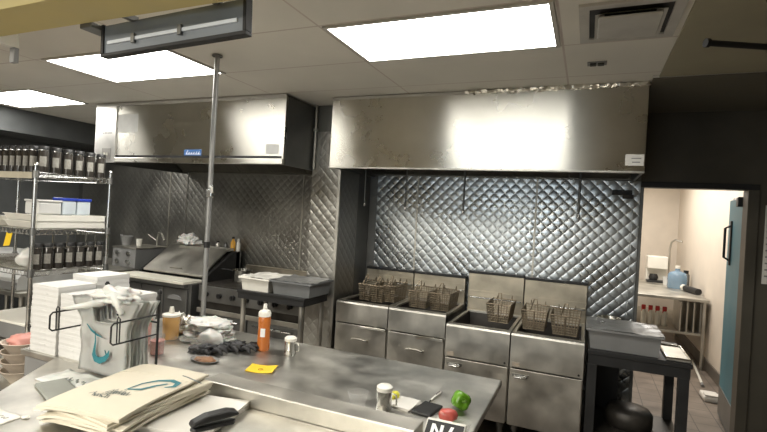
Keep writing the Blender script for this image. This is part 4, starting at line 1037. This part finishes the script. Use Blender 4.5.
# ================================================================== HALL BEYOND THE DOORWAY
t = thing('hall_table', 'steel table along the white wall beyond the doorway', 'table', (1.0, 8.1, 0))
part('top', G().box(.45, 1.462, 7.15, 9.2, .862, .90, .006), STEELF, t)
part('shelf', G().box(.50, 1.44, 7.22, 9.15, .42, .45, .004), STEELF, t)
for lx in (.50, 1.42):
    for ly in (7.2, 9.14): part('leg', G().cyl((lx, ly, 0), (lx, ly, .862), .022, 12), STEELF, t)
for k in range(4):
    tag(part('sheet_pan', G().box(1.16 + .075 * k, 1.18 + .075 * k, 7.25, 7.75, .4505, .835, .004), STEELF, None, loc=(1.17 + .075 * k, 7.5, .4505)), ordn[k] + ' upright steel pan from the left under the hall table', 'pan', 'steel pans under the hall table')
for k in range(4):
    x = .78 + .085 * k
    t = thing('red_bottle', ordn[k] + ' red topped bottle from the left under the hall table', 'bottle', (x, 7.55, .4505), 'red topped bottles under the hall table')
    part('body', G().lathe([(0, 0), (.034, 0), (.034, .15), (.018, .19), (0, .19)], (x, 7.55, .4505), 14), WPLA, t)
    part('trigger', G().box(x - .03, x + .022, 7.535, 7.565, .645, .705, .006).box(x - .028, x - .015, 7.54, 7.56, .60, .65).cyl((x, 7.55, .635), (x, 7.55, .65), .016, 10), REDP, t)
t = thing('coffee_machine', 'white and black coffee machine on the hall table', 'machine', (.92, 9.0, .9005))
part('body', G().box(.93, 1.22, 8.85, 9.15, 1.12, 1.32, .012).box(.93, 1.22, 9.0, 9.15, .9005, 1.12), WPLA, t)
part('base', G().box(.93, 1.22, 8.82, 9.0, .9005, .93, .004), BLACK, t)
part('carafe', G().lathe([(0, 0), (.055, 0), (.07, .05), (.05, .10), (0, .10)], (1.03, 8.91, .931), 16), BLACK, t)
t = thing('gooseneck_faucet', 'steel gooseneck faucet behind the coffee machine', 'faucet', (1.20, 9.12, .9005))
part('spout', G().tube([(1.27, 9.12, .9005), (1.27, 9.12, 1.45), (1.285, 9.10, 1.56), (1.33, 9.06, 1.60), (1.42, 9.0, 1.58)], .015, 10), STEELF, t)
t = thing('steel_cup', 'small pale cup beside the coffee machine in the hall', 'cup', (1.12, 8.6, .9005))
part('body', G().lathe([(0, 0), (.045, 0), (.055, .13), (.05, .13), (.04, .006), (0, .006)], (1.17, 8.55, .9005), 16), FOAM, t)
t = thing('water_jug', 'blue plastic water jug on the hall table', 'jug', (1.25, 8.2, .9005))
part('body', G().lathe([(0, 0), (.12, 0), (.13, .02), (.125, .10), (.13, .12), (.125, .2), (.10, .235), (.035, .26), (.03, .30), (0, .30)], (1.265, 8.25, .9005), 24), SKYBL, t)
part('cap', G().lathe([(.034, .295), (.034, .335), (0, .335)], (1.265, 8.25, .9005), 14), WPLA, t)
t = thing('thermos', 'dark thermos right of the blue water jug', 'flask', (1.42, 8.35, .9005))
part('body', G().lathe([(0, 0), (.05, 0), (.05, .19), (.03, .22), (0, .22)], (1.405, 8.45, .9005), 16), DSTEEL, t)
part('cap', G().lathe([(.035, .215), (.035, .26), (0, .26)], (1.405, 8.45, .9005), 14), BLACK, t)
t = thing('hand_torch', 'black cylinder lying at the right edge of the hall table', 'torch', (1.40, 7.7, .9005))
part('body', G().cyl((1.33, 7.95, .945), (1.42, 7.60, .945), .043, 16), BLACK, t)
part('head', G().cyl((1.325, 7.97, .945), (1.31, 8.03, .945), .044, 16), WPLA, t)
t = thing('floor_pad', 'white folded pad lying on the hall floor by the blue door', 'pad', (1.27, 6.05, 0))
part('pad', G().box(1.20, 1.36, 5.88, 6.12, .001, .06, .02), PAPER, t)
part('fold', G().box(1.21, 1.35, 5.89, 6.0, .0602, .075, .006), PAPER, t)
t = thing('mop_handle', 'thin pale stick lying on the hall floor along the wall', 'stick', (1.35, 7.0, 0))
part('shaft', G().cyl((1.395, 7.6, .016), (1.30, 6.48, .016), .014, 10), WPLA, t)
part('grip', G().cyl((1.303, 6.52, .017), (1.295, 6.42, .017), .016, 10), GPLA, t)
t = thing('wall_notice', 'white paper notice on the dark wall right of the doorway', 'notice', (1.36, 4.60, 1.65))
part('sheet', G().box(1.272, 1.48, 4.604, 4.609, 1.375, 1.99), PAPER, t)
g = G()
for k in range(11):
    z = 1.93 - .05 * k; g.box(1.285, 1.285 + (.16 if k % 3 else .11), 4.603, 4.6045, z, z + .012)
part('print', g, GPLA, t)
